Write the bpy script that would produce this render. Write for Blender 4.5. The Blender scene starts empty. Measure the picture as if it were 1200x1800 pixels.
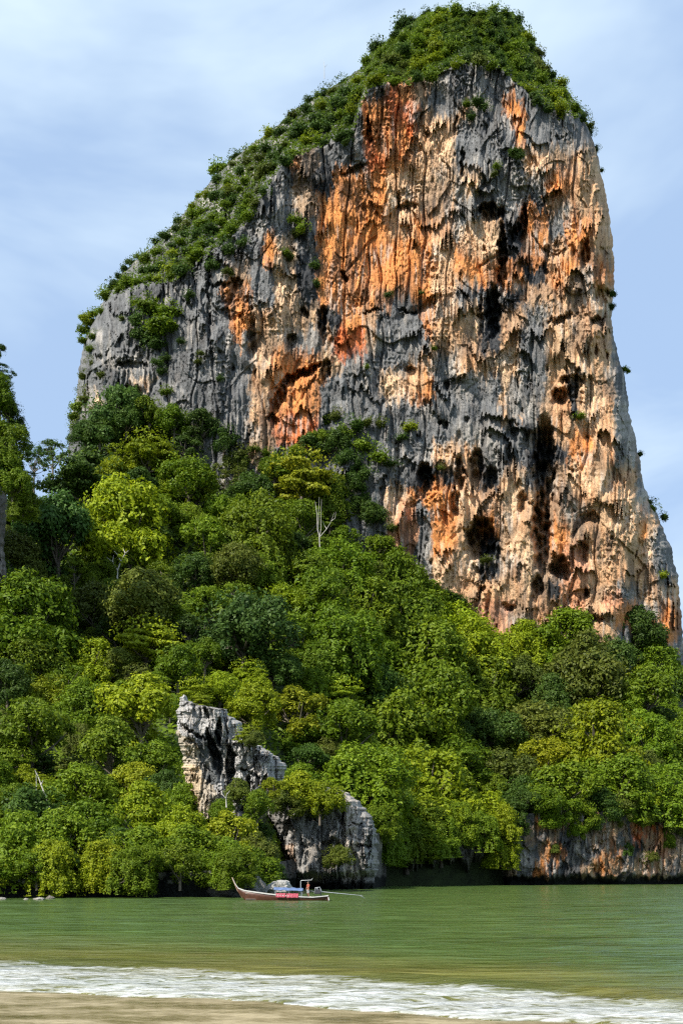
import bpy, bmesh, math, random
import numpy as np
from mathutils import Vector, Matrix

random.seed(7)
rng = np.random.default_rng(11)
sc = bpy.context.scene
col = sc.collection
R = math.radians

# ------------------------------------------------------------------ camera, world, sun, exposure
F, CX, HY, CAMH = 1800.0, 600.0, 1540.0, 2.5     # photo-pixel focal length, centre column, horizon row, eye height
cam = bpy.data.cameras.new('camera')
cam.sensor_fit = 'HORIZONTAL'
cam.sensor_width = 36
cam.lens = 54
cam.shift_y = (HY - 900) / 1200
cam.clip_start = 0.5
cam.clip_end = 9000
camo = bpy.data.objects.new('camera', cam)
col.objects.link(camo)
camo.location = (0, 0, CAMH)
camo.rotation_euler = (R(90), 0, 0)
sc.camera = camo

SUN_AZ = R(222)      # clockwise from +Y (the view direction): behind the viewer, to the left
SUN_EL = R(43)
sdir = Vector((math.sin(SUN_AZ) * math.cos(SUN_EL), math.cos(SUN_AZ) * math.cos(SUN_EL), math.sin(SUN_EL)))
sl = bpy.data.lights.new('sun', 'SUN')
sl.energy = 4.0
sl.angle = R(1.2)
sl.color = (1.0, 0.93, 0.84)
so = bpy.data.objects.new('sun', sl)
col.objects.link(so)
so.rotation_euler = (-sdir).to_track_quat('-Z', 'Y').to_euler()

world = bpy.data.worlds.new('World')
sc.world = world
world.use_nodes = True
wn, wl = world.node_tree.nodes, world.node_tree.links
wn.clear()
w_out = wn.new('ShaderNodeOutputWorld')
w_bg = wn.new('ShaderNodeBackground')
w_bg.inputs['Strength'].default_value = 0.13
w_sky = wn.new('ShaderNodeTexSky')
w_sky.sky_type = 'NISHITA'
w_sky.sun_disc = False
w_sky.sun_elevation = SUN_EL
w_sky.sun_rotation = SUN_AZ
w_tc = wn.new('ShaderNodeTexCoord')
w_map = wn.new('ShaderNodeMapping')
w_map.inputs['Scale'].default_value = (1.6, 1.6, 3.4)
w_map.inputs['Location'].default_value = (2.3, 0.4, 0.35)
w_n = wn.new('ShaderNodeTexNoise')
w_n.inputs['Scale'].default_value = 2.1
w_n.inputs['Detail'].default_value = 5
w_n.inputs['Roughness'].default_value = 0.5
w_n.inputs['Distortion'].default_value = 0.3
w_r = wn.new('ShaderNodeValToRGB')
w_r.color_ramp.elements[0].position = 0.36
w_r.color_ramp.elements[0].color = (0.86, 0.86, 0.86, 1)
w_r.color_ramp.elements[1].position = 0.66
w_r.color_ramp.elements[1].color = (1, 1, 1, 1)
w_r2 = wn.new('ShaderNodeValToRGB')
w_r2.color_ramp.elements[0].position = 0.40
w_r2.color_ramp.elements[0].color = (0.315, 0.435, 0.625, 1)
w_r2.color_ramp.elements[1].position = 0.62
w_r2.color_ramp.elements[1].color = (0.52, 0.64, 0.755, 1)
w_sc = wn.new('ShaderNodeVectorMath'); w_sc.operation = 'SCALE'
w_sc.inputs['Scale'].default_value = 5.85
w_mix = wn.new('ShaderNodeMixRGB')
wl.new(w_tc.outputs['Generated'], w_map.inputs['Vector'])
wl.new(w_map.outputs['Vector'], w_n.inputs['Vector'])
wl.new(w_n.outputs['Fac'], w_r.inputs['Fac'])
wl.new(w_n.outputs['Fac'], w_r2.inputs['Fac'])
wl.new(w_r2.outputs['Color'], w_sc.inputs[0])
wl.new(w_r.outputs['Color'], w_mix.inputs['Fac'])
wl.new(w_sky.outputs['Color'], w_mix.inputs['Color1'])
wl.new(w_sc.outputs['Vector'], w_mix.inputs['Color2'])
wl.new(w_mix.outputs['Color'], w_bg.inputs['Color'])
wl.new(w_bg.outputs['Background'], w_out.inputs['Surface'])

sc.view_settings.view_transform = 'Standard'
sc.view_settings.look = 'None'
sc.view_settings.gamma = 1
sc.view_settings.use_curve_mapping = False
sc.view_settings.exposure = 0.95
sc.render.engine = 'CYCLES'
sc.cycles.max_bounces = 7
sc.cycles.diffuse_bounces = 4
sc.cycles.glossy_bounces = 2
sc.cycles.transmission_bounces = 3
sc.cycles.transparent_max_bounces = 4
sc.cycles.use_denoising = False
sc.cycles.pixel_filter_type = 'BLACKMAN_HARRIS'
sc.cycles.filter_width = 1.25

# ------------------------------------------------------------------ numeric helpers
_perm = rng.permutation(4096).astype(np.int64)
_ga = rng.random(4096) * 2 * np.pi
_gx, _gy = np.cos(_ga), np.sin(_ga)


def pn(x, y, seed=0):
    """2-D gradient noise, about -0.7..0.7"""
    x = np.asarray(x, float) + seed * 17.31
    y = np.asarray(y, float) + seed * 9.77
    xi, yi = np.floor(x).astype(np.int64), np.floor(y).astype(np.int64)
    fx, fy = x - xi, y - yi
    ux = fx * fx * fx * (fx * (fx * 6 - 15) + 10)
    uy = fy * fy * fy * (fy * (fy * 6 - 15) + 10)

    def g(i, j, dx, dy):
        h = _perm[(_perm[(i + seed * 131) & 4095] + j) & 4095]
        return _gx[h] * dx + _gy[h] * dy
    a = g(xi, yi, fx, fy); b = g(xi + 1, yi, fx - 1, fy)
    c = g(xi, yi + 1, fx, fy - 1); d = g(xi + 1, yi + 1, fx - 1, fy - 1)
    return (a + (b - a) * ux) + ((c + (d - c) * ux) - (a + (b - a) * ux)) * uy


def fbm(x, y, o=3, seed=0, gain=0.5):
    t, a, s = 0, 1.0, 0
    for k in range(o):
        t = t + a * pn(x * 2.03 ** k, y * 2.03 ** k, seed + k)
        s += a; a *= gain
    return t / s * 1.5


def ridge(x, y, seed=0, o=1):
    t, a, s = 0, 1.0, 0
    for k in range(o):
        t = t + a * (1 - 2.2 * np.abs(pn(x * 2.1 ** k, y * 2.1 ** k, seed + k)))
        s += a; a *= 0.5
    return t / s


def ss(a, b, x):
    t = np.clip((x - a) / (b - a), 0, 1)
    return t * t * (3 - 2 * t)


def PL(pts):
    a = np.array(pts, float)
    return lambda v: np.interp(v, a[:, 0], a[:, 1])


def P(px, py, D):
    """a point at true distance D whose direction from the beach is that of photo pixel (px, py)"""
    px, py, D = np.broadcast_arrays(np.asarray(px, float), np.asarray(py, float), np.asarray(D, float))
    return np.stack([(px - CX) / F * D, D, CAMH + (HY - py) / F * D], -1)


def raw_mesh(name, verts, faces, attrs=None, fattr=None, smooth=False):
    me = bpy.data.meshes.new(name)
    v = np.ascontiguousarray(verts, dtype=np.float32).reshape(-1, 3)
    f = np.ascontiguousarray(faces, dtype=np.int32)
    me.vertices.add(len(v)); me.vertices.foreach_set('co', v.ravel())
    n, k = f.shape
    me.loops.add(n * k); me.loops.foreach_set('vertex_index', f.ravel())
    me.polygons.add(n)
    me.polygons.foreach_set('loop_start', np.arange(0, n * k, k, dtype=np.int32))
    me.update(calc_edges=True)
    if smooth:
        me.polygons.foreach_set('use_smooth', np.ones(n, bool))
    for nm, val in (attrs or {}).items():
        if val.ndim == 2:
            at = me.attributes.new(nm, 'FLOAT_COLOR', 'POINT')
            c = np.ones((len(v), 4), np.float32); c[:, :3] = val
            at.data.foreach_set('color', c.ravel())
        else:
            at = me.attributes.new(nm, 'FLOAT', 'POINT')
            at.data.foreach_set('value', val.astype(np.float32))
    for nm, val in (fattr or {}).items():
        at = me.attributes.new(nm, 'FLOAT', 'FACE')
        at.data.foreach_set('value', val.astype(np.float32))
    return me


def link(name, me, mat=None, parent=None, kind=None, label=None, cat=None, group=None):
    o = bpy.data.objects.new(name, me)
    col.objects.link(o)
    if mat is not None and me is not None and not me.materials:
        me.materials.append(mat)
    if parent is not None:
        o.parent = parent
    for k, v in (('kind', kind), ('label', label), ('category', cat), ('group', group)):
        if v:
            o[k] = v
    return o


# ------------------------------------------------------------------ materials
def new_mat(name):
    m = bpy.data.materials.new(name)
    m.use_nodes = True
    n = m.node_tree.nodes
    return m, n, m.node_tree.links, n['Principled BSDF']


def noise_node(n, l, scale, detail=4, vec=None, rough=0.6):
    t = n.new('ShaderNodeTexNoise')
    t.inputs['Scale'].default_value = scale
    t.inputs['Detail'].default_value = detail
    t.inputs['Roughness'].default_value = rough
    if vec is not None:
        l.new(vec, t.inputs['Vector'])
    return t


def math_node(n, l, op, a, b=None, clamp=False):
    t = n.new('ShaderNodeMath'); t.operation = op; t.use_clamp = clamp
    for i, v in enumerate((a, b)):
        if v is None:
            continue
        if isinstance(v, (int, float)):
            t.inputs[i].default_value = v
        else:
            l.new(v, t.inputs[i])
    return t.outputs[0]


def rock_material():
    m, n, l, b = new_mat('limestone')
    at = n.new('ShaderNodeAttribute'); at.attribute_name = 'rock_color'
    tc = n.new('ShaderNodeTexCoord')
    mp = n.new('ShaderNodeMapping'); mp.inputs['Scale'].default_value = (1, 1, 0.35)
    l.new(tc.outputs['Object'], mp.inputs['Vector'])
    n1 = noise_node(n, l, 1.3, 8, mp.outputs['Vector'], 0.7)
    n2 = noise_node(n, l, 0.45, 5, tc.outputs['Object'], 0.65)
    r = n.new('ShaderNodeMapRange')
    r.inputs['From Min'].default_value = 0.3; r.inputs['From Max'].default_value = 0.7
    r.inputs['To Min'].default_value = 0.62; r.inputs['To Max'].default_value = 1.38
    l.new(n1.outputs['Fac'], r.inputs['Value'])
    mu = n.new('ShaderNodeVectorMath'); mu.operation = 'SCALE'
    l.new(at.outputs['Color'], mu.inputs[0]); l.new(r.outputs['Result'], mu.inputs['Scale'])
    l.new(mu.outputs['Vector'], b.inputs['Base Color'])
    b.inputs['Roughness'].default_value = 0.85
    b.inputs['Specular IOR Level'].default_value = 0.125
    bu = n.new('ShaderNodeBump'); bu.inputs['Strength'].default_value = 1.0; bu.inputs['Distance'].default_value = 1.1
    s = math_node(n, l, 'ADD', n1.outputs['Fac'], n2.outputs['Fac'])
    l.new(s, bu.inputs['Height']); l.new(bu.outputs['Normal'], b.inputs['Normal'])
    return m


def foliage_material():
    m, n, l, b = new_mat('foliage')
    oi = n.new('ShaderNodeObjectInfo')
    at = n.new('ShaderNodeAttribute'); at.attribute_name = 'leaf_tone'
    r = n.new('ShaderNodeMapRange')
    r.inputs['To Min'].default_value = 0.65; r.inputs['To Max'].default_value = 1.4
    l.new(at.outputs['Fac'], r.inputs['Value'])
    mu = n.new('ShaderNodeVectorMath'); mu.operation = 'SCALE'
    l.new(oi.outputs['Color'], mu.inputs[0]); l.new(r.outputs['Result'], mu.inputs['Scale'])
    hs = n.new('ShaderNodeHueSaturation')
    h = n.new('ShaderNodeMapRange')
    h.inputs['To Min'].default_value = 0.515; h.inputs['To Max'].default_value = 0.485
    l.new(at.outputs['Fac'], h.inputs['Value']); l.new(h.outputs['Result'], hs.inputs['Hue'])
    l.new(mu.outputs['Vector'], hs.inputs['Color'])
    l.new(hs.outputs['Color'], b.inputs['Base Color'])
    b.inputs['Roughness'].default_value = 0.55
    b.inputs['Specular IOR Level'].default_value = 0.2
    tr = n.new('ShaderNodeBsdfTranslucent')
    l.new(hs.outputs['Color'], tr.inputs['Color'])
    mx = n.new('ShaderNodeMixShader'); mx.inputs['Fac'].default_value = 0.36
    out = n['Material Output']
    l.new(b.outputs['BSDF'], mx.inputs[1]); l.new(tr.outputs['BSDF'], mx.inputs[2])
    l.new(mx.outputs['Shader'], out.inputs['Surface'])
    return m


def plain(name, colr, rough=0.6, metal=0.0, var=0.25, scale=6.0, bump=0.0):
    m, n, l, b = new_mat(name)
    tc = n.new('ShaderNodeTexCoord')
    t = noise_node(n, l, scale, 5, tc.outputs['Object'])
    cr = n.new('ShaderNodeValToRGB')
    cr.color_ramp.elements[0].position = 0.3; cr.color_ramp.elements[1].position = 0.7
    cr.color_ramp.elements[0].color = (*[c * (1 - var) for c in colr], 1)
    cr.color_ramp.elements[1].color = (*[min(1, c * (1 + var)) for c in colr], 1)
    l.new(t.outputs['Fac'], cr.inputs['Fac']); l.new(cr.outputs['Color'], b.inputs['Base Color'])
    b.inputs['Roughness'].default_value = rough
    b.inputs['Metallic'].default_value = metal
    if bump:
        bu = n.new('ShaderNodeBump'); bu.inputs['Strength'].default_value = 0.5; bu.inputs['Distance'].default_value = bump
        l.new(t.outputs['Fac'], bu.inputs['Height']); l.new(bu.outputs['Normal'], b.inputs['Normal'])
    return m


ROCK = rock_material()
LEAF = foliage_material()
BARK = plain('bark', (0.12, 0.10, 0.075), 0.9, var=0.4, scale=3, bump=0.05)
PALE = plain('bare_wood', (0.42, 0.40, 0.35), 0.85, var=0.25, scale=2, bump=0.03)
SOIL = plain('forest_soil', (0.022, 0.035, 0.008), 0.95, var=0.5, scale=0.4)

# ------------------------------------------------------------------ rock colours
PAL = {'g': (0.172, 0.174, 0.172), 'd': (0.055, 0.057, 0.06), 'l': (0.33, 0.31, 0.28), 't': (0.58, 0.385, 0.225),
       'c': (0.74, 0.515, 0.32), 'o': (0.68, 0.275, 0.085), 'r': (0.62, 0.16, 0.05), 'b': (0.38, 0.265, 0.17),
       'p': (0.58, 0.30, 0.18)}
KEYS = 'gdltcorbp'
PALA = np.array([PAL[k] for k in KEYS])
MAPR = [(0, 'g'), (13, 'gobggggggg'), (13, 'orgcbgoggg'), (13, 'ootcglogggg'), (10, 'bggrotcgggcbttt'), (9, 'gbdootcbcgllottt'),
        (9, 'gboooctbldddbtt'), (9, 'ggoootobltdogott'), (9, 'cgooooococdotot'), (7, 'bgcdooooottoodttot'), (7, 'ogcdooooocggdbtbt'),
        (7, 'otctdobgottdbgtbbt'), (8, 'bblbrbggttdtgtbtg'), (8, 'cootgggtgtctgttcg'), (8, 'toogggtoglgcgtdcg'), (8, 'toogggggggg' 'tltdtl'),
        (8, 'trrggggggllgdtctl'), (8, 'tgggggggttlgddotlt'), (12, 'gggddtdtdbcttg'), (12, 'lgcoocbctbttcl'), (13, 'gcgotottbbtctg'),
        (14, 'clotdccbtttcg'), (14, 'clccdbcbctttg'), (16, 'cttttdttgtt'), (17, 'tptttctolo'), (18, 'ppttttgggo'), (0, 'g')]
# one string per 40-pixel row from row 100 down; the number is the 40-pixel column (from x = 120) where it starts
MAP = [('g' * a + r + r[-1] * 30)[:28] for a, r in MAPR]
MAPI = np.array([[KEYS.index(c) for c in r] for r in MAP])


def map_sample(px, py):
    i = np.clip(((px - 120) / 40).astype(int), 0, 27)
    j = np.clip(((py - 100) / 40).astype(int), 0, len(MAP) - 1)
    return MAPI[j, i]


# extra colour patches laid over the cell map: (x, y, rx, ry, key)
PATCH = [(690, 190, 12, 45, 'r'), (722, 205, 10, 42, 'r'), (660, 215, 12, 40, 'o'), (775, 185, 30, 32, 'g'),
         (770, 240, 20, 40, 'c'), (650, 275, 9, 40, 'r'), (600, 345, 22, 55, 'o'), (850, 235, 35, 45, 'g'), (901, 200, 13, 38, 'o'),
         (868, 250, 40, 60, 'g'), (630, 330, 6, 30, 'o'), (590, 430, 20, 60, 'o'), (625, 500, 22, 60, 'o'), (660, 470, 25, 45, 'o'),
         (728, 470, 35, 35, 'o'), (600, 605, 14, 28, 'r'), (738, 545, 13, 40, 'o'), (745, 235, 10, 60, 't'),
         (820, 470, 28, 20, 'o'), (830, 420, 25, 30, 'c'), (940, 430, 22, 28, 'o'), (1000, 470, 14, 12, 'o'), (978, 500, 12, 14, 'o'),
         (925, 370, 14, 14, 'o'), (1010, 395, 18, 25, 'o'), (1090, 600, 14, 90, 'g'), (1098, 690, 10, 24, 'g'),
         (705, 590, 45, 70, 'g'), (655, 660, 30, 50, 'g'), (590, 700, 15, 45, 'g'), (690, 680, 24, 30, 'c'), (730, 665, 15, 25, 't'),
         (545, 665, 28, 14, 'o'), (540, 710, 22, 42, 'o'), (520, 745, 36, 18, 'r'), (490, 665, 20, 18, 'o'), (548, 600, 8, 30, 'l'),
         (500, 540, 18, 50, 'c'), (475, 440, 11, 28, 'o'), (465, 510, 20, 24, 'g'), (395, 550, 16, 40, 'o'), (420, 560, 12, 45, 'o'),
         (370, 600, 40, 90, 'g'), (770, 880, 18, 38, 'o'), (778, 930, 14, 50, 'o'), (738, 930, 12, 60, 'g'), (712, 940, 20, 60, 'p'),
         (690, 960, 18, 30, 'p'), (810, 985, 18, 30, 'c'), (722, 993, 12, 12, 'g'), (245, 678, 24, 9, 'c'), (170, 710, 8, 16, 'c'),
         (985, 900, 22, 60, 'b'), (980, 945, 20, 30, 'o'), (1010, 1020, 25, 70, 'p'), (1175, 1100, 14, 34, 'o'), (1135, 1100, 20, 16, 'o'),
         (1080, 1060, 22, 16, 'p'), (882, 1110, 26, 16, 'p'), (870, 1070, 34, 18, 'p'), (1040, 700, 24, 50, 'c'), (1050, 650, 26, 30, 't'),
         (920, 650, 8, 80, 'g'), (905, 700, 16, 40, 'l'), (1020, 780, 22, 26, 'o'), (960, 730, 14, 30, 'c'), (900, 350, 30, 18, 'l'),
         (808, 350, 9, 50, 'l'), (832, 560, 14, 34, 'c'), (1130, 930, 8, 40, 'o'), (1165, 980, 22, 60, 'g'), (1150, 1150, 22, 40, 'g'),
         (525, 340, 14, 30, 'b'), (517, 290, 8, 10, 'o'), (570, 320, 20, 30, 'd'), (720, 340, 12, 55, 'c'), (760, 350, 20, 40, 'b')]

# hollows cut into the face: (x, y, rx, ry, depth m, lean)
CAVE = [(524, 662, 40, 9, 10, -0.45), (492, 700, 13, 26, 9, -0.3), (480, 740, 10, 14, 6, 0), (568, 570, 9, 34, 7, 0), (572, 655, 8, 22, 6, 0),
        (606, 486, 6, 10, 6, 0.5), (747, 842, 15, 26, 11, 0), (845, 950, 27, 38, 17, 0), (858, 990, 28, 40, 5, 0), (958, 830, 21, 95, 18, 0),
        (952, 930, 16, 78, 20, 0), (983, 1000, 18, 24, 12, 0), (866, 552, 14, 50, 13, 0), (845, 560, 6, 26, 5, 0), (883, 450, 9, 60, 11, 0),
        (862, 374, 26, 15, 8, 0.1), (918, 395, 9, 34, 8, -0.2), (900, 420, 8, 20, 6, 0), (985, 700, 17, 16, 8, 0), (1008, 690, 16, 22, 7, 0),
        (1005, 670, 22, 9, 6, 0), (808, 835, 9, 34, 8, 0), (838, 825, 12, 36, 9, 0), (862, 850, 12, 30, 7, 0), (800, 890, 8, 34, 6, 0),
        (1028, 445, 8, 26, 6, 0), (1056, 522, 14, 18, 5, 0), (1048, 567, 12, 10, 6, 0), (985, 562, 20, 7, 5, -0.4), (945, 1035, 11, 22, 8, 0),
        (1029, 1042, 5, 11, 6, 0), (1036, 912, 20, 12, 5, 0), (1022, 975, 11, 20, 5, 0), (648, 232, 4, 26, 5, 0), (714, 364, 20, 8, 5, 0),
        (702, 352, 5, 14, 4, 0), (622, 299, 22, 7, 5, -0.35), (443, 595, 8, 36, 6, 0), (444, 560, 5, 20, 4, 0), (536, 552, 9, 8, 5, 0.5),
        (512, 600, 10, 12, 5, 0), (232, 643, 30, 7, 4, 0), (232, 695, 26, 16, 5, 0), (176, 632, 7, 10, 4, 0), (366, 520, 3.5, 80, 3, 0.02),
        (390, 502, 16, 6, 4, 0), (416, 500, 10, 12, 5, 0), (722, 655, 10, 9, 4, 0), (780, 748, 8, 6, 5, 0), (652, 548, 20, 3, 3, -0.2),
        (715, 548, 20, 3, 3, 0.2), (785, 678, 5, 8, 4, -0.3), (895, 800, 7, 22, 5, 0), (917, 885, 8, 20, 5, 0), (855, 935, 6, 22, 4, -0.4),
        (893, 1068, 10, 8, 5, 0), (845, 1045, 5, 14, 4, -0.3), (1000, 1085, 14, 12, 6, 0), (700, 870, 5, 24, 3, 0), (672, 868, 5, 28, 3, 0),
        (575, 745, 6, 16, 4, 0), (250, 620, 9, 22, 3, 0), (215, 610, 9, 22, 3, 0), (812, 292, 5, 30, 5, 0), (800, 225, 4, 22, 4, 0),
        (960, 470, 5, 40, 3, 0), (700, 800, 4, 26, 3, 0), (940, 780, 24, 20, 5, 0), (900, 760, 12, 20, 4, 0), (1050, 1090, 16, 6, 4, 0)]

xl_t = PL([(8, 795), (18, 755), (30, 735), (45, 715), (80, 668), (100, 645), (120, 632), (150, 590), (190, 520), (225, 482), (260, 432),
           (300, 386), (360, 336), (405, 294), (445, 256), (480, 214), (515, 184), (545, 176), (600, 150), (640, 142), (690, 134), (740, 124),
           (800, 118), (900, 100), (1270, 60)])
xr_t = PL([(8, 880), (18, 898), (35, 912), (75, 938), (120, 962), (165, 1003), (200, 1026), (240, 1041), (300, 1056), (370, 1070), (430, 1077),
           (500, 1080), (560, 1073), (620, 1085), (670, 1100), (720, 1105), (790, 1120), (850, 1131), (880, 1142), (915, 1160), (960, 1178),
           (1010, 1190), (1080, 1197), (1150, 1202), (1270, 1215)])
rim_t = PL([(100, 560), (180, 540), (200, 520), (250, 506), (300, 500), (340, 470), (380, 440), (430, 395), (480, 318), (500, 285), (560, 262),
            (620, 232), (640, 175), (655, 150), (720, 148), (760, 138), (800, 115), (860, 108), (900, 140), (950, 185), (1000, 205), (1040, 225), (1100, 280)])


def tower_base(px, py):
    """distance of the smooth face, before relief"""
    D = 366 + 0 * px
    D = D + np.clip((400 - px) / 250, 0, 1.2) ** 1.4 * 22          # left flank turns away
    D = D + ss(1070, 1130, px) * 7
    D = D + ss(1118, 1140, px - np.clip((900 - py) * 0.2, -20, 60)) * 5
    D = D + 7 * np.exp(-((px - 690) / 120) ** 2 - ((py - 430) / 170) ** 2)   # shallow orange alcove
    D = D - 5 * np.exp(-((px - 880) / 60) ** 2 - ((py - 260) / 90) ** 2)
    D = D - 4 * np.exp(-((px - 470) / 40) ** 2 - ((py - 420) / 120) ** 2)
    rim = rim_t(px) + 10 * pn(px / 23, py * 0, 3)
    a = np.clip(rim - py, 0, 400)
    D = D + a * 0.21 * 0.95 + 6 * ss(0, 30, a)
    return D


def relief(px, py, S=0.2, flute=1.0, pits=1.0, seed=0, small=1.0, facet=1.0):
    """metres outwards; S = metres per photo pixel at that distance"""
    k = S / 0.2
    wx = px + 10 * fbm(px / 70, py / 90, 2, seed + 5) + 2.5 * pn(px / 17, py / 60, seed + 6)
    calm = 0.35 + 0.65 * ss(-0.22, 0.22, pn(px / 75, py / 100, seed + 8))       # smooth slabs between broken ground
    r = 4.5 * fbm(px / 150, py / 240, 3, seed + 1)
    r = r + 2.8 * ridge(wx / 64, py / 340, seed + 11, 2)
    r = r + flute * 1.5 * ridge(wx / 23, py / 150, seed + 21, 2)
    r = r + flute * (0.4 + 0.6 * calm) * 1.0 * ridge(wx / 8.5, py / 70, seed + 31, 2)
    # long cracks, upright and slanting
    r = r - 1.8 * ss(0.88, 0.99, ridge(wx / 46, py / 420, seed + 35))
    r = r - 1.5 * ss(0.90, 0.99, ridge((wx + py * 0.5) / 90, (py - wx * 0.5) / 260, seed + 36)) * ss(0.1, 0.3, pn(px / 90, py / 90, seed + 37))
    # blocky facets
    cellx = np.floor(wx / 34 + 1.4 * pn(px / 60, py / 60, seed + 40)); celly = np.floor(py / 74 + 1.2 * pn(px / 50, py / 80, seed + 41))
    h = np.modf(np.abs(np.sin(cellx * 12.9898 + celly * 78.233) * 43758.5453))[0]
    r = r + 2.3 * facet * (h - 0.5)
    if facet > 1:
        cellx = np.floor((wx + 0.5 * py) / 15 + 1.4 * pn(px / 20, py / 20, seed + 43)); celly = np.floor((py - 0.6 * wx) / 34 + 1.2 * pn(px / 18, py / 25, seed + 44))
        h = np.modf(np.abs(np.sin(cellx * 12.9898 + celly * 78.233) * 43758.5453))[0]
        r = r + 0.7 * facet * (h - 0.5)
    # overhangs that end in drips
    ph = py / 75 + 1.7 * fbm(px / 55, py / 130, 2, seed + 50) + 0.40 * ridge(px / 7, py / 160, seed + 55)
    saw = ph - np.floor(ph)
    dens = ss(-0.1, 0.35, pn(px / 60, py / 70, seed + 57))
    r = r + pits * (0.3 + 3.6 * dens) * saw ** 2.2
    ph = py / 34 + 1.8 * fbm(px / 24, py / 60, 2, seed + 60) + 0.55 * ridge(px / 4.2, py / 90, seed + 65)
    saw = ph - np.floor(ph)
    r = r + small * 0.8 * calm * saw ** 1.5 * ss(-0.25, 0.3, pn(px / 33, py / 40, seed + 67))
    # pockets, in swarms
    q = fbm(px / 10, py / 30, 3, seed + 70)
    r = r - pits * 2.8 * ss(0.30, 0.62, q) * ss(-0.12, 0.22, pn(px / 65, py / 80, seed + 72))
    r = r + small * 0.8 * calm * fbm(px / 4, py / 13, 3, seed + 80, 0.6)
    r = r + small * 0.55 * ridge(px / 5 + 0.8 * pn(px / 9, py / 12, seed + 88), py / 26, seed + 85, 2)
    r = r - small * 0.9 * calm * ss(0.1, 0.5, np.abs(pn(px / 9, py / 11, seed + 90)) * 2) * ss(-0.1, 0.3, pn(px / 40, py / 50, seed + 92))
    return r * k


def caves(px, py, lst, wob=1.0):
    r = np.zeros_like(px)
    wx = px + wob * (10 * pn(px / 16, py / 20, 91) + 5 * pn(px / 6, py / 9, 92) + 2.5 * pn(px / 3, py / 5, 95))
    wy = py + wob * (11 * pn(px / 12, py / 30, 93) + 14 * np.abs(pn(px / 4.5, py / 40, 94)) + 3 * pn(px / 3, py / 5, 96))
    inner = 0.8 + 0.7 * pn(px / 8, py / 15, 97)
    for (x, y, rx, ry, dep, lean) in lst:
        m = (np.abs(wx - x) < rx * 3 + abs(lean) * ry * 3) & (np.abs(wy - y) < ry * 3 + abs(lean) * rx * 3)
        if not m.any():
            continue
        dx, dy = wx[m] - x, wy[m] - y
        if rx >= ry:
            dy = dy - lean * dx
        else:
            dx = dx - lean * dy
        d = np.sqrt((dx / rx) ** 2 + (dy / ry) ** 2)
        low = ss(-0.3, 0.7, dy / ry)
        v = dep * (1 - ss(0.74 - 0.45 * low, 1.12 + 0.25 * low, d)) * inner[m]
        r[m] = np.maximum(r[m], v)
    return r


def mottled(cl, px, py, seed, dark=1.0):
    """lichen, soot and calcite marks on the plain rock colours"""
    c = cl.copy()
    v = 1 + 0.5 * fbm(px / 4, py / 36, 3, seed + 1) + 0.25 * fbm(px / 20, py / 24, 2, seed + 4)
    c *= np.clip(v, 0.45, 1.7)[..., None]
    st = ss(0.42, 0.75, ridge(px / 13, py / 190, seed + 7, 2)) * ss(-0.1, 0.3, pn(px / 80, py / 70, seed + 9)) * 0.6 * dark
    c = c * (1 - st[..., None]) + np.array(PAL['d']) * st[..., None]
    st = ss(0.55, 0.85, ridge(px / 10, py / 90, seed + 13, 2)) * ss(0.0, 0.3, pn(px / 50, py / 50, seed + 15)) * 0.55
    c = c * (1 - st[..., None]) + np.array((0.62, 0.56, 0.48)) * st[..., None]
    st = ss(0.16, 0.42, fbm(px / 20, py / 50, 4, seed + 19, 0.6)) * 0.32 * dark
    c = c * (1 - st[..., None]) + np.array((0.19, 0.165, 0.145)) * st[..., None]
    return c


def ring_mesh(name, px, py, D, colr, back=60, nb=7):
    """front sheet (rows x columns) closed by a rounded back"""
    nr, nc = px.shape
    front = P(px, py, D)
    A, B = front[:, -1], front[:, 0]
    t = (np.arange(1, nb + 1) / (nb + 1))[None, :, None]
    bk = A[:, None] * (1 - t) + B[:, None] * t
    w = np.linalg.norm(A - B, axis=1)[:, None]
    bk[..., 1] += np.minimum(back, w * 0.6 + 2) * np.sin(np.pi * t[..., 0]) ** 0.7
    V = np.concatenate([front, bk], 1)
    n = nc + nb
    i = np.arange(nr - 1)[:, None] * n
    j = np.arange(n)[None, :]
    a = i + j; b = i + (j + 1) % n
    faces = np.stack([a, a + n, b + n, b], -1).reshape(-1, 4)
    cc = np.concatenate([colr, np.repeat(colr[:, -1:], nb, 1)], 1).reshape(-1, 3)
    # top cap: collapse the first row onto its middle
    V[0] = V[0].mean(0)
    return raw_mesh(name, V.reshape(-1, 3), faces, {'rock_color': np.clip(cc, 0.01, 0.9)}, smooth=False)


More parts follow.
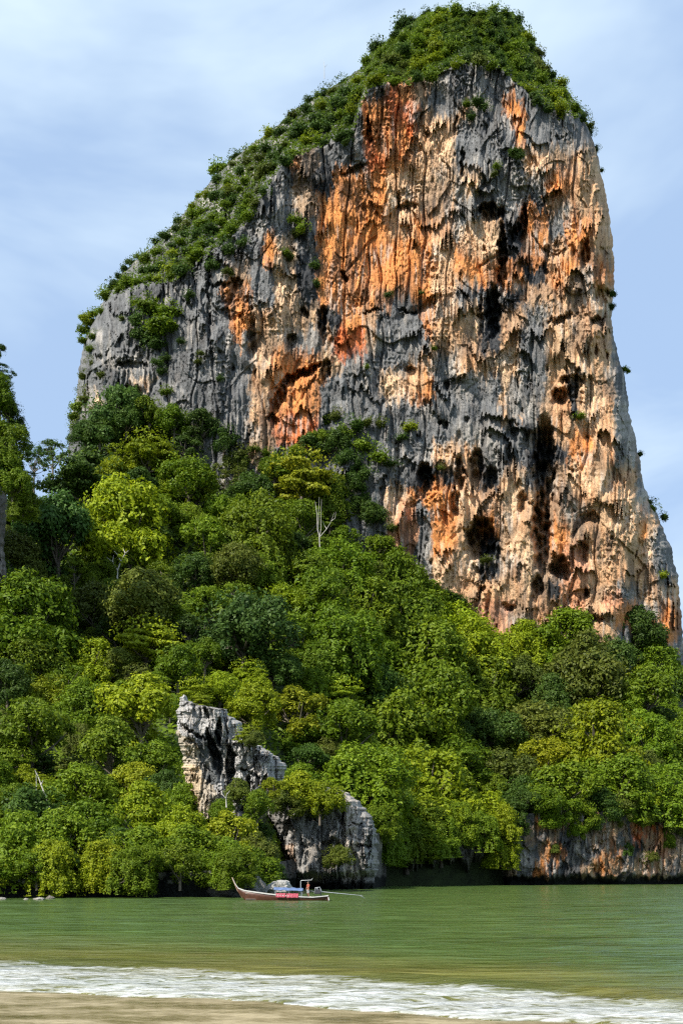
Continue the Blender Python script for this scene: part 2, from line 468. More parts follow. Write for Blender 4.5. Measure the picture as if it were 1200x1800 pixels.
# ------------------------------------------------------------------ the tower
def build_tower():
    nr, nc = 860, 690
    py = (19 + (1262 - 19) * (np.linspace(0, 1, nr)))[:, None] * np.ones((1, nc))
    s = np.linspace(0, 1, nc)[None, :]
    L = xl_t(py[:, :1]) + 5 * pn(py[:, :1] / 30, 0 * py[:, :1], 71) + 3 * pn(py[:, :1] / 9, 0 * py[:, :1], 72)
    Rr = xr_t(py[:, :1]) + 3.5 * pn(py[:, :1] / 22, 0 * py[:, :1], 73) + 2.5 * pn(py[:, :1] / 7, 0 * py[:, :1], 74)
    Rr = np.maximum(Rr, L + 4)
    px = L + (Rr - L) * s
    D = tower_base(px, py)
    el, er = px - L, Rr - px
    D = D + 30 * (1 - np.sqrt(1 - (1 - np.clip(el / 70, 0, 1)) ** 2)) + 22 * (1 - np.sqrt(1 - (1 - np.clip(er / 42, 0, 1)) ** 2))
    fade = np.clip(np.minimum(el, er) / 10, 0, 1)
    rough_zone = ss(620, 760, px) * ss(200, 420, py) * 0.55 + 0.75
    r = relief(px, py, 0.2, 1.0, rough_zone, 0)
    r = r - caves(px, py, CAVE, 0.7) * 1.2
    D = D - r * (0.25 + 0.75 * fade)
    # colours
    acc = 0
    for k in range(3):
        wx = px + (13 * fbm(px / 26, py / 40, 2, 200 + k * 7) + 9 * pn(px / 8, py / 16, 203 + k * 7))
        wy = py + (34 * fbm(px / 9, py / 90, 2, 204 + k * 7) + 14 * pn(px / 4, py / 30, 206 + k * 7))
        c = PALA[map_sample(wx, wy)]
        for (x, y, rx, ry, key) in PATCH:
            m = ((wx - x) / rx) ** 2 + ((wy - y) / ry) ** 2 < 1
            c[m] = PAL[key]
        acc = acc + c
    c = acc / 3
    warm = ss(1.25, 1.6, c[..., 0] / c[..., 1]) * np.clip(0.22 + 0.7 * fbm(px / 45, py / 110, 3, 231), 0, 0.6)
    c = c * (1 - warm[..., None]) + np.array((0.68, 0.31, 0.135)) * warm[..., None]
    c = mottled(c, px, py, 300)
    me = ring_mesh('cliff', px, py, D, c, 110, 9)
    global TPX, TPY, TD
    TPX, TPY, TD = (L[:, 0], Rr[:, 0]), py[:, 0], D
    return link('cliff', me, ROCK, kind='structure', label='tall orange and grey limestone tower rising above the jungle')


def tower_D(px, py):
    """distance of the finished face at a photo pixel"""
    i = np.clip(np.searchsorted(TPY, py), 0, len(TPY) - 1)
    L, Rr = TPX[0][i], TPX[1][i]
    j = int(np.clip((px - L) / (Rr - L) * (TD.shape[1] - 1), 0, TD.shape[1] - 1))
    return float(TD[i, j])


build_tower()

# ------------------------------------------------------------------ shoreline and terrain
shore_py = PL([(-400, 1582), (0, 1579), (430, 1577), (470, 1569), (500, 1564), (655, 1562), (680, 1558), (900, 1556.5), (1200, 1555), (1700, 1554)])


def shore_D(px):
    return CAMH * F / (shore_py(px) - HY)


bot_py = PL([(-400, 1566), (0, 1563), (100, 1560), (430, 1556), (480, 1535), (520, 1520), (660, 1520), (690, 1500), (880, 1488), (905, 1456), (1000, 1452), (1100, 1445), (1200, 1440), (1700, 1440)])
top_py = PL([(-400, 860), (0, 890), (60, 912), (100, 890), (128, 800), (170, 762), (250, 745), (300, 752), (400, 800), (450, 815), (560, 800), (600, 842),
             (630, 905), (665, 965), (690, 1000), (740, 1035), (800, 1085), (880, 1135), (960, 1120), (1050, 1130), (1100, 1118), (1150, 1150),
             (1200, 1205), (1300, 1260), (1700, 1330)])
top_D = PL([(-400, 300), (0, 310), (60, 322), (100, 352), (150, 385), (300, 384), (450, 380), (700, 378), (1100, 382), (1200, 400), (1700, 420)])


def terrain_D(px, py):
    b, t = bot_py(px), top_py(px)
    v = np.clip((b - py) / (b - t), 0, 1)
    D0 = shore_D(px) + 3
    D = D0 + (top_D(px) - D0) * v ** 0.93
    w = np.sin(np.pi * np.clip(v, 0, 1)) ** 0.7
    return D + w * (13 * fbm(px / 130, py / 95, 2, 401) + 4 * pn(px / 42, py / 34, 402))


def build_terrain():
    nc, nr = 300, 190
    px = np.linspace(-380, 1560, nc)[None, :] * np.ones((nr, 1))
    v = np.linspace(0, 1, nr)[:, None]
    b, t = bot_py(px), top_py(px)
    py = b + (t - b) * v
    D = terrain_D(px, py)
    V = P(px, py, D)
    # skirt down to below the water along the front, and a fall behind the crest
    sk = V[:1].copy(); sk[..., 2] = -1.5; sk[..., 1] += 2.5
    bk = V[-1:].copy(); bk[..., 1] += 60; bk[..., 2] -= 70
    bk2 = bk.copy(); bk2[..., 1] += 200; bk2[..., 2] = -3
    V = np.concatenate([sk, V, bk, bk2], 0)
    n = V.shape[0]
    i = np.arange(n - 1)[:, None] * nc; j = np.arange(nc - 1)[None, :]
    a = i + j
    f = np.stack([a, a + 1, a + nc + 1, a + nc], -1).reshape(-1, 4)
    me = raw_mesh('hillside', V.reshape(-1, 3), f, smooth=True)
    link('hillside', me, SOIL, kind='structure', label='steep jungle covered slope under the limestone tower')


build_terrain()


# ------------------------------------------------------------------ shore rock and smaller rocks
def shore_strip(name, x0, x1, top, colfn, label, seed, notch=3.0, cavefn=None, hgt=None):
    nc = int((x1 - x0) / 1.6); nr = 95
    px = np.linspace(x0, x1, nc)[None, :] * np.ones((nr, 1))
    b = shore_py(px) + 3
    t = top(px)
    v = np.linspace(0, 1, nr)[:, None]
    py = b + (t - b) * v
    D0 = shore_D(px)
    S = D0 / F
    z = (b - py) * S                        # metres above the water
    D = D0 - 1.0 + z * 0.05
    D = D + notch * (1 - ss(1.5, 3.4, z + 1.6 * pn(px / 9, py * 0, seed + 2))) * (0.7 + 0.8 * pn(px / 30, py * 0, seed + 3))
    if cavefn is not None:
        D = D + cavefn(px, py)
    D = D - relief(px * 1.7, py * 1.7, S.mean() * 0.62, 1.0, 1.0, seed) * 1.15 * ss(0, 3, z)
    c = colfn(px, py)
    c = mottled(c, px, py, seed + 20, 0.8)
    wet = 1 - ss(2.3, 3.4, z + 2.6 * pn(px / 9, py / 14, seed + 5))
    c = c * (1 - wet[..., None]) + np.array((0.018, 0.02, 0.018)) * wet[..., None]
    V = P(px, py, D)
    bk = V[-1:].copy(); bk[..., 1] += 14
    bk2 = bk.copy(); bk2[..., 2] = -2
    V = np.concatenate([V, bk, bk2], 0)
    c = np.concatenate([c, c[-1:], c[-1:]], 0)
    n = V.shape[0]
    i = np.arange(n - 1)[:, None] * nc; j = np.arange(nc - 1)[None, :]
    a = i + j
    f = np.stack([a, a + 1, a + nc + 1, a + nc], -1).reshape(-1, 4)
    me = raw_mesh(name, V.reshape(-1, 3), f, {'rock_color': np.clip(c.reshape(-1, 3), 0.008, 0.9)})
    return link(name, me, ROCK, kind='structure', label=label)


SM = ['tbgobtgoltgorgtb', 'ogbgtgdtbtgrtobg', 'rlgtodlgtoldtpcl', 'tglogdgtobltpcgt']


def shore_cols(px, py):
    acc = 0
    for k in range(2):
        wx = px + 26 * fbm(px / 18, py / 40, 2, 500 + k) + 14 * pn(px / 5, py / 16, 503 + k)
        wy = py + 34 * fbm(px / 7, py / 50, 2, 505 + k)
        i = np.clip(((wx - 880) / 21).astype(int), 0, 15); j = np.clip(((wy - 1430) / 27).astype(int), 0, 3)
        T = np.array([[KEYS.index(ch) for ch in r] for r in SM])
        acc = acc + PALA[T[j, i]]
    c = acc / 2 * 0.66
    g = 1 - ss(880, 905, px)
    return c * (1 - g[..., None]) + np.array((0.13, 0.125, 0.11)) * g[..., None]


def sea_cave(px, py):
    # the wide undercut between the outcrop and the striped cliff
    return 12 * ss(668, 690, px) * (1 - ss(870, 900, px)) * ss(1500, 1530, py + 26 * pn(px / 16, py * 0, 610) + 12 * pn(px / 5, py / 30, 611))


shore_strip('shore_cliff', 655, 1500, PL([(600, 1470), (880, 1450), (905, 1432), (960, 1428), (1100, 1425), (1240, 1415), (1500, 1415)]), shore_cols,
            'low rust striped sea cliff with a black tide notch on the right', 600, 3.2, sea_cave)
shore_strip('shore_rock', -200, 520, PL([(-300, 1545), (0, 1548), (260, 1535), (400, 1530), (470, 1520), (520, 1510)]),
            lambda px, py: np.ones(px.shape + (3,)) * np.array((0.17, 0.165, 0.15)),
            'low dark undercut rock under the trees along the left shore', 640, 1.3)


def rock_shell(name, rows, D0, dep, back, colfn, seed, res, extra=None, kind=None, label=None, cat=None, S=None, amp=1.0, px_scale=1.0, D_tilt=0.0, facet=1.0, edge=2.5):
    ys = [r[0] for r in rows]
    L_, R_ = PL([(r[0], r[1]) for r in rows]), PL([(r[0], r[2]) for r in rows])
    y0, y1 = ys[0], ys[-1]
    nr = int((y1 - y0) / res); nc = max(20, int(max(r[2] - r[1] for r in rows) / res))
    py = np.linspace(y0, y1, nr)[:, None] * np.ones((1, nc))
    k = px_scale
    L = L_(py[:, :1]) + edge * (pn(py[:, :1] / 9, 0 * py[:, :1], seed) + 0.5 * pn(py[:, :1] / 3, 0 * py[:, :1], seed + 2))
    Rr = R_(py[:, :1]) + edge * 1.4 * (pn(py[:, :1] / 9, 0 * py[:, :1], seed + 1) + 0.6 * pn(py[:, :1] / 3.5, 0 * py[:, :1], seed + 3))
    Rr = np.maximum(Rr, L + 2)
    s = np.linspace(0, 1, nc)[None, :]
    px = L + (Rr - L) * s
    e = np.minimum(px - L, Rr - px)
    rad = 0.22 * np.maximum(Rr - L, 30)
    D = D0 + dep * (1 - np.sqrt(np.clip(1 - (1 - np.clip(e / rad, 0, 1)) ** 2, 0, 1))) + (y1 - py) * D_tilt
    top = np.clip((py - y0) / 25, 0, 1)
    D = D + (1 - top) * dep * 0.5
    S = S or D0 / F
    q = 1 / k
    r = relief(px * q + seed * 37, py * q, S * 1.4 * k, 0.8, 0.9, seed, 0.45, facet) * amp
    r = r * np.clip(e / (5 * k), 0.15, 1)
    D = D - r
    if extra is not None:
        D = D + extra(px, py)
    c = colfn(px, py)
    c = mottled(c, px * q, py * q, seed + 30, 0.35)
    if kind is None:
        z = (CAMH + (HY - py) / F * D)
        wet = 1 - ss(0.8, 2.2, z + 0.7 * pn(px / 7, py / 7, seed + 5))
        c = c * (1 - wet[..., None]) + np.array((0.02, 0.022, 0.02)) * wet[..., None]
    me = ring_mesh(name, px, py, D, c, back, 7)
    return link(name, me, ROCK, kind=kind, label=label, cat=cat)


def pin_col(px, py):
    c = np.ones(px.shape + (3,)) * np.array((0.50, 0.485, 0.46))
    w = px + 6 * fbm(px / 10, py / 12, 2, 700); h = py + 6 * fbm(px / 10, py / 12, 2, 702)
    m = (w < 366 + (h - 1300) * 0.15) & (h > 1285 + (w - 310) * 0.6)
    c[m] = (0.58, 0.50, 0.38)
    m = (w < 352) & (h > 1345)
    c[m] = (0.74, 0.57, 0.37)
    m = ((w - 372) / 22) ** 2 + ((h - 1330) / 50) ** 2 < 1
    c[m] = (0.13, 0.14, 0.14)
    return c


def pin_cut(px, py):
    L = [(378, 1330, 9, 46, 6, 0.3), (405, 1360, 9, 50, 7, 0), (384, 1290, 4, 26, 4, 0), (345, 1292, 34, 4, 3.0, 0.62), (436, 1385, 5, 26, 3, 0),
         (365, 1250, 4, 16, 3, 0), (395, 1262, 4, 26, 3, 0.1), (440, 1360, 20, 3, 2, 0.5), (330, 1305, 10, 6, 2, 0), (400, 1250, 22, 5, 3, 0.8),
         (345, 1236, 6, 9, 3, 0), (452, 1330, 4, 22, 2, -0.3)]
    return caves(px, py, L, 0.6)


rock_shell('rock_pinnacle', [(1221, 322, 326), (1232, 317, 332), (1238, 315, 348), (1243, 313, 372), (1247, 312, 396), (1256, 311, 400), (1264, 311, 420), (1290, 310, 430), (1304, 315, 436), (1312, 317, 462),
                             (1330, 322, 488), (1350, 322, 503), (1370, 324, 496), (1390, 328, 474), (1412, 340, 462), (1440, 348, 456)],
           152, 7, 16, pin_col, 710, 1.0, pin_cut, label='jagged pale grey rock pinnacle with a cream left face among the trees', cat='rock', amp=1.25, px_scale=0.62, facet=1.9, edge=6)


def out_col(px, py):
    c = np.ones(px.shape + (3,)) * np.array((0.34, 0.33, 0.31))
    w = px + 7 * fbm(px / 12, py / 18, 2, 740); h = py + 6 * fbm(px / 10, py / 12, 2, 742)
    c[(w > 600) & (w < 628)] = (0.56, 0.50, 0.43)
    c[(w > 635)] = (0.36, 0.35, 0.33)
    c[((w - 505) / 14) ** 2 + ((h - 1505) / 22) ** 2 < 1] = (0.46, 0.33, 0.24)
    c[(w > 540) & (w < 575) & (h > 1480)] = (0.36, 0.33, 0.29)
    return c


def out_cut(px, py):
    L = [(603, 1462, 3, 50, 4, 0.05), (590, 1420, 3, 30, 3, 0.2), (560, 1470, 3, 40, 2, 0), (545, 1440, 14, 3, 2, 0.3), (640, 1490, 16, 3, 1.5, 0.2),
         (625, 1452, 14, 2.5, 1.5, -0.1), (530, 1500, 4, 30, 2, 0), (585, 1500, 22, 24, 4, 0), (480, 1470, 3, 30, 2, 0.6), (620, 1500, 3, 40, 2, 0.15)]
    notch = 4.5 * ss(1532, 1548, py + 6 * pn(px / 12, 0 * py, 745))
    return caves(px, py, L, 0.6) + notch


rock_shell('rock_outcrop', [(1384, 520, 590), (1394, 490, 612), (1408, 474, 628), (1425, 466, 645), (1440, 470, 655), (1460, 482, 661), (1480, 490, 663), (1500, 494, 663),
                            (1520, 498, 664), (1540, 505, 662), (1556, 512, 655), (1570, 516, 650)],
           190, 9, 22, out_col, 760, 1.1, out_cut, label='blocky grey rock outcrop standing in the water behind the longtail boat', cat='rock', amp=1.2, px_scale=0.75, facet=1.6, edge=4)

# second cliff at the left edge
rock_shell('cliff', [(600, -260, -20), (640, -270, -8), (700, -280, -2), (760, -290, 4), (850, -300, 12), (900, -300, 12), (960, -300, 6), (1000, -300, 10), (1080, -300, 20)],
           232, 14, 40, lambda px, py: np.ones(px.shape + (3,)) * np.array((0.17, 0.16, 0.145)), 780, 2.0, kind='structure',
           label='narrow edge of a second grey limestone cliff on the far left', S=0.13)


def boulder(px, py, w, h, D, seed, colr):
    """a rounded weathered stone whose base sits in the water"""
    bm = bmesh.new()
    bmesh.ops.create_icosphere(bm, subdivisions=4, radius=1)
    rr = random.Random(seed)
    ax = [Vector((rr.uniform(-1, 1), rr.uniform(-1, 1), rr.uniform(-.4, 1))).normalized() for _ in range(11)]
    lim = [rr.uniform(0.62, 0.95) for _ in ax]
    from mathutils import noise as mn
    for v in bm.verts:
        for a, q in zip(ax, lim):
            d = v.co.dot(a)
            if d > q:
                v.co -= a * (d - q) * 0.85
        v.co *= 1 + 0.16 * mn.noise(v.co * 2.2 + Vector((seed, 0, 0))) + 0.07 * mn.noise(v.co * 6 + Vector((seed, 0, 0)))
    s = D / F
    c = P(px, py, D)
    for v in bm.verts:
        v.co = Vector((v.co.x * w / 2 * s, v.co.y * w / 2 * s * 0.8, v.co.z * h * s))
    me = bpy.data.meshes.new('boulder')
    bm.to_mesh(me); bm.free()
    at = me.attributes.new('rock_color', 'FLOAT_COLOR', 'POINT')
    n = len(me.vertices)
    a = np.ones((n, 4), np.float32); a[:, :3] = colr
    at.data.foreach_set('color', a.ravel())
    o = link('boulder', me, ROCK)
    o.location = (float(c[0]), float(c[1]), float(c[2]))
    return o


for (bx, by, w, h, D, cc, lab) in [
        (490, 1560, 50, 13, 128, (0.46, 0.45, 0.42), 'long pale grey boulder behind the boat canopy'),
        (440, 1560, 60, 30, 126, (0.25, 0.24, 0.22), 'large dark mottled boulder at the waterline behind the boat prow'),
        (67, 1582, 24, 4.5, 107, (0.42, 0.39, 0.33), 'flat pale stone at the water edge on the far left shore'),
        (45, 1582, 11, 3, 107, (0.36, 0.34, 0.30), 'small grey stone just left of the flat pale stone'),
        (4, 1581, 16, 3.5, 108, (0.34, 0.32, 0.28), 'low brownish stone at the left end of the shore'),
        (88, 1580, 18, 6, 110, (0.20, 0.18, 0.15), 'dark brown stone right of the flat pale stone'),
        (395, 1562, 70, 22, 122, (0.11, 0.105, 0.095), 'rounded dark grey boulder under the trees left of the prow')]:
    b = boulder(bx, by, w, h, D, int(bx), cc)
    b['label'] = lab; b['category'] = 'boulder'


# ------------------------------------------------------------------ foliage geometry
def leaf_quads(c, n, size, r, aspect=0.55, tone=None):
    """c (N,3) centres, n (N,3) normals -> verts, faces, tone"""
    N = len(c)
    n = n / (np.linalg.norm(n, axis=1, keepdims=True) + 1e-9)
    t = r.normal(size=(N, 3)); t -= (t * n).sum(1, keepdims=True) * n
    t /= (np.linalg.norm(t, axis=1, keepdims=True) + 1e-9)
    b = np.cross(n, t)
    s = (size * r.uniform(0.65, 1.35, N))[:, None]
    droop = -n * s * 0.25
    v = np.stack([c - t * s, c + b * s * aspect - t * s * 0.1, c + t * s + droop, c - b * s * aspect - t * s * 0.1], 1)
    f = np.arange(N * 4).reshape(N, 4)
    if tone is None:
        tone = r.random(N)
    return v.reshape(-1, 3), f, tone


def clump(r, c, rad, n, flat=0.6, under=0.15):
    """points and normals on a lumpy leaf dome"""
    d = r.normal(size=(n, 3))
    low = d[:, 2] < 0
    d[low & (r.random(n) > under), 2] *= -1
    d /= np.linalg.norm(d, axis=1, keepdims=True)
    ph = r.random(3) * 6
    lump = 1 + 0.2 * np.sin(d[:, 0] * 6 + ph[0]) * np.sin(d[:, 1] * 6 + ph[1]) + 0.14 * np.sin(d[:, 2] * 8 + ph[2])
    rr = rad * lump * (1 - 0.45 * r.random(n) ** 2.2)
    p = c + d * rr[:, None] * np.array([1, 1, flat])
    nn = d * np.array([1, 1, 1.1]) + r.normal(size=(n, 3)) * 0.42 + np.array([0, 0, 0.22])
    return p, nn


def tube(pts, rads, seg=6):
    V, Fc = [], []
    pts = [Vector(p) for p in pts]
    for i, p in enumerate(pts):
        d = (pts[min(i + 1, len(pts) - 1)] - pts[max(i - 1, 0)]).normalized()
        u = d.cross(Vector((0.3, 0.9, 0.1))).normalized(); w = d.cross(u)
        for k in range(seg):
            a = 2 * math.pi * k / seg
            V.append(p + (u * math.cos(a) + w * math.sin(a)) * rads[i])
    for i in range(len(pts) - 1):
        for k in range(seg):
            a, b = i * seg + k, i * seg + (k + 1) % seg
            Fc.append((a, b, b + seg, a + seg))
    return V, Fc


def tubes_mesh(name, tubes, mat, smooth=True):
    V, Fc = [], []
    for (p, r_, *s) in tubes:
        v, f = tube(p, r_, *(s or []))
        o = len(V)
        V += v; Fc += [tuple(i + o for i in q) for q in f]
    me = bpy.data.meshes.new(name)
    me.from_pydata([tuple(v) for v in V], [], Fc)
    if smooth:
        me.polygons.foreach_set('use_smooth', np.ones(len(Fc), bool))
    me.materials.append(mat)
    return me


def proto_tree(kind, seed):
    """unit tree: crown radius about 1, base at the origin"""
    r = np.random.default_rng(seed)
    rp = random.Random(seed)
    C, Nn, T = [], [], []
    cl = []
    if kind in ('round', 'vine'):
        hc = 0.95
        lobes = []
        nl = rp.choice((4, 5, 6))
        for k in range(nl):
            a = 6.283 * k / nl + rp.uniform(-.5, .5); q = rp.uniform(.32, .55)
            lr = rp.uniform(.38, .56)
            lobes.append((math.cos(a) * q, math.sin(a) * q, hc + rp.uniform(-.42, .28), lr))
        lobes.append((rp.uniform(-.15, .15), rp.uniform(-.15, .15), hc + rp.uniform(.2, .42), rp.uniform(.42, .58)))
        if kind == 'vine':       # a cloak of creepers that falls to the ground on all sides
            for k in range(7):
                a = 6.283 * k / 7 + rp.uniform(-.4, .4)
                lobes.append((math.cos(a) * .62, math.sin(a) * .62, rp.uniform(.22, .5), rp.uniform(.34, .46)))
        for (lx, ly, lz, lr) in lobes:
            for k in range(9 if kind == 'vine' else 11):
                d = r.normal(size=3); d /= np.linalg.norm(d)
                if d[2] < -0.7:
                    d[2] *= -1
                c = np.array([lx, ly, lz]) + d * lr * np.array([.80, .80, .80])
                if any((c[0] - m[0]) ** 2 + (c[1] - m[1]) ** 2 + (c[2] - m[2]) ** 2 < (m[3] * .45) ** 2 for m in lobes):
                    continue
                cl.append((c, lr * r.uniform(0.22, 0.66), 0.95))
    elif kind == 'layer':
        hc = 1.1
        for t in range(4):
            z = hc - 0.45 + t * 0.27
            rad = (0.95, 0.9, 0.72, 0.4)[t]
            for k in range((9, 9, 7, 3)[t]):
                a = r.random() * 6.28; q = rad * (0.35 + 0.55 * r.random())
                cl.append((np.array([math.cos(a) * q, math.sin(a) * q, z + r.normal() * 0.06]), r.uniform(0.24, 0.36), 0.34))
    elif kind == 'airy':
        hc = 1.4
        for k in range(24):
            a = r.random() * 6.28; q = 0.25 + 0.7 * r.random()
            cl.append((np.array([math.cos(a) * q, math.sin(a) * q, hc + r.uniform(-0.6, 0.65) * (1.1 - q * 0.5)]), r.uniform(0.12, 0.24), 0.55))
    n_each = {'round': 330, 'vine': 290, 'layer': 270, 'airy': 170}[kind]
    sz = {'round': 0.040, 'vine': 0.040, 'layer': 0.044, 'airy': 0.042}[kind]
    for (c, rad, flat) in cl:
        n = int(n_each * (rad / 0.27) ** 1.7) + 40
        p, nn = clump(r, c, rad, n, flat, 0.2 if flat < 0.5 else 0.62)
        C.append(p); Nn.append(nn); T.append(np.clip(r.random(n) * 0.75 + r.random() * 0.25, 0, 1))
    if kind == 'vine':           # creeper strands hanging over the crown
        for k in range(85):
            m = lobes[r.integers(len(lobes))]
            a = r.random() * 6.283
            q = m[3] * r.uniform(.85, 1.12)
            top = np.array([m[0] + math.cos(a) * q, m[1] + math.sin(a) * q, m[2] + m[3] * r.uniform(-.1, .6)])
            L = r.uniform(0.25, 0.8); n = int(70 * L) + 12
            t = r.random(n)
            w = 0.02 + 0.05 * t
            p = top + np.stack([np.cos(a) * 0.06 * t + r.normal(size=n) * w, np.sin(a) * 0.06 * t + r.normal(size=n) * w, -t * L], 1)
            p[:, 2] = np.maximum(p[:, 2], -0.1)
            C.append(p); T.append(np.clip(r.random(n) * 0.5 + 0.35, 0, 1))
            Nn.append(np.stack([np.full(n, math.cos(a)), np.full(n, math.sin(a)), np.full(n, 0.35)], 1) + r.normal(size=(n, 3)) * 0.35)
    # loose sprigs that break the outline
    ns = 350
    d = r.normal(size=(ns, 3)); d /= np.linalg.norm(d, axis=1, keepdims=True); d[:, 2] = np.abs(d[:, 2])
    C.append(np.array([0, 0, hc]) + d * np.array([1, 1, 0.75]) * r.uniform(0.8, 1.06, ns)[:, None]); Nn.append(d + r.normal(size=(ns, 3)) * 0.6); T.append(r.random(ns))
    v, f, t = leaf_quads(np.concatenate(C), np.concatenate(Nn), sz, r, tone=np.concatenate(T))
    crown = raw_mesh(kind + '_crown', v, f, None, {'leaf_tone': t})
    crown.materials.append(LEAF)
    tb = [([(0, 0, -0.6), (0.02, 0.0, 0.0), (0.03, -0.02, hc * 0.5), (0.0, 0.02, hc)], [0.075, 0.06, 0.045, 0.02])]
    for (c, rad, _f) in cl[::2]:
        st = Vector((0.02, 0, hc * rp.uniform(0.35, 0.8)))
        e = Vector(c) - Vector((0, 0, rad * 0.2))
        mid = (st + e) / 2 + Vector((rp.uniform(-.06, .06), rp.uniform(-.06, .06), -0.05))
        tb.append(([st, mid, e], [0.028, 0.02, 0.008], 5))
    short = [([(0, 0, 0.02), (0.03, -0.02, hc * 0.5), (0.0, 0.02, hc)], [0.06, 0.045, 0.02])] + tb[1:]
    return crown, tubes_mesh('trunk', tb, BARK), tubes_mesh('trunk', short, BARK)


def proto_shrub(seed):
    r = np.random.default_rng(seed)
    C, Nn = [], []
    for k in range(9):
        a = r.random() * 6.28; q = 0.6 * math.sqrt(r.random())
        p, nn = clump(r, np.array([math.cos(a) * q, math.sin(a) * q, 0.35 + 0.45 * r.random() * (1 - q * 0.6)]), r.uniform(0.3, 0.46), 150, 0.75, 0.5)
        C.append(p); Nn.append(nn)
    ns = 160
    d = r.normal(size=(ns, 3)); d /= np.linalg.norm(d, axis=1, keepdims=True); d[:, 2] = np.abs(d[:, 2])
    C.append(np.array([0, 0, 0.4]) + d * r.uniform(0.75, 1.15, ns)[:, None]); Nn.append(r.normal(size=(ns, 3)))
    v, f, t = leaf_quads(np.concatenate(C), np.concatenate(Nn), 0.085, r)
    me = raw_mesh('shrub', v, f, None, {'leaf_tone': t})
    me.materials.append(LEAF)
    return me


PROTO = {k: [proto_tree(k, 100 * i + s) for s in range(n)] for i, (k, n) in enumerate((('round', 5), ('layer', 3), ('airy', 2), ('vine', 5)))}
SHRUB = [proto_shrub(900 + s) for s in range(4)]

TONE = {'L': ((0.180, 0.230, 0.007), 'lime green'), 'G': ((0.106, 0.166, 0.007), 'mid green'), 'D': ((0.048, 0.092, 0.012), 'dark green'),
        'B': ((0.052, 0.105, 0.018), 'blue-green'), 'O': ((0.092, 0.120, 0.016), 'olive brown'), 'Y': ((0.195, 0.222, 0.009), 'yellow-green')}
KWORD = {'round': 'rounded', 'layer': 'flat-layered', 'airy': 'thin-leaved', 'vine': 'vine-draped'}
LM = [('the orange cave', 515, 720), ('the white bare trunks', 560, 915), ('the rock pinnacle', 400, 1320), ('the blocky shore outcrop', 570, 1480),
      ('the sea-level overhang', 780, 1530), ('the striped sea cliff', 1040, 1490), ('the gap of sky', 80, 850), ('the forked dead tree', 205, 985),
      ('the leaning white trunk', 75, 1385), ('the boat prow', 415, 1560), ('the arched cave', 850, 970), ('the orange overhang', 245, 680),
      ('the chasm foot', 960, 1070), ('the slim dead sapling', 1040, 1270), ("the tower's right foot", 1165, 1130),
      ('the left shore stones', 65, 1580), ('the left frame edge', -20, 1120), ('the pink cliff base', 690, 990)]


def where(px, py):
    """short phrase naming the nearest landmark and the direction from it"""
    best = min(LM, key=lambda a: (a[1] - px) ** 2 + (a[2] - py) ** 2)
    dx, dy = px - best[1], best[2] - py
    dist = math.hypot(dx, dy)
    ang = math.degrees(math.atan2(dy, dx)) % 360
    dirs = ['right of', 'up-right of', 'above', 'up-left of', 'left of', 'down-left of', 'below', 'down-right of']
    d = dirs[int((ang + 22.5) // 45) % 8]
    n = 'just ' if dist < 75 else ('well ' if dist > 165 else '')
    return n + d + ' ' + best[0]


ORD = ['', 'second', 'third', 'fourth', 'fifth', 'sixth', 'seventh', 'eighth', 'ninth', 'tenth']
NUM = ['', '', 'two', 'three', 'four', 'five', 'six', 'seven', 'eight', 'nine', 'ten', 'eleven', 'twelve']


def give_labels(items, noun):
    """items: (object, px, py, words, size) -> one label each"""
    by = {}
    for it in items:
        by.setdefault((it[3], where(it[1], it[2])), []).append(it)
    for key in [k for k, v in by.items() if len(v) > 8]:       # large families: upper and lower half apart
        lst = sorted(by.pop(key), key=lambda a: a[2])
        h = len(lst) // 2
        by[('upper ' + key[0], key[1])] = lst[:h]
        by[('lower ' + key[0], key[1])] = lst[h:]
    for (wd, wh), lst in by.items():
        if len(lst) == 1:
            lst[0][0]['label'] = f'{wd} {noun} {wh}'
            continue
        lst.sort(key=lambda a: a[1])
        n = len(lst)
        for i, it in enumerate(lst):
            if i == 0:
                t = 'leftmost'
            elif i == n - 1:
                t = 'rightmost'
            elif n == 3:
                t = 'middle'
            else:
                t = ORD[min(i, 9)] + ' from left'
            it[0]['label'] = f'{t} of {NUM[n] if n < 13 else "several"} {wd} {noun}s {wh}'


TREES = []   # (obj, px, py, words, w)
rt = random.Random(5)


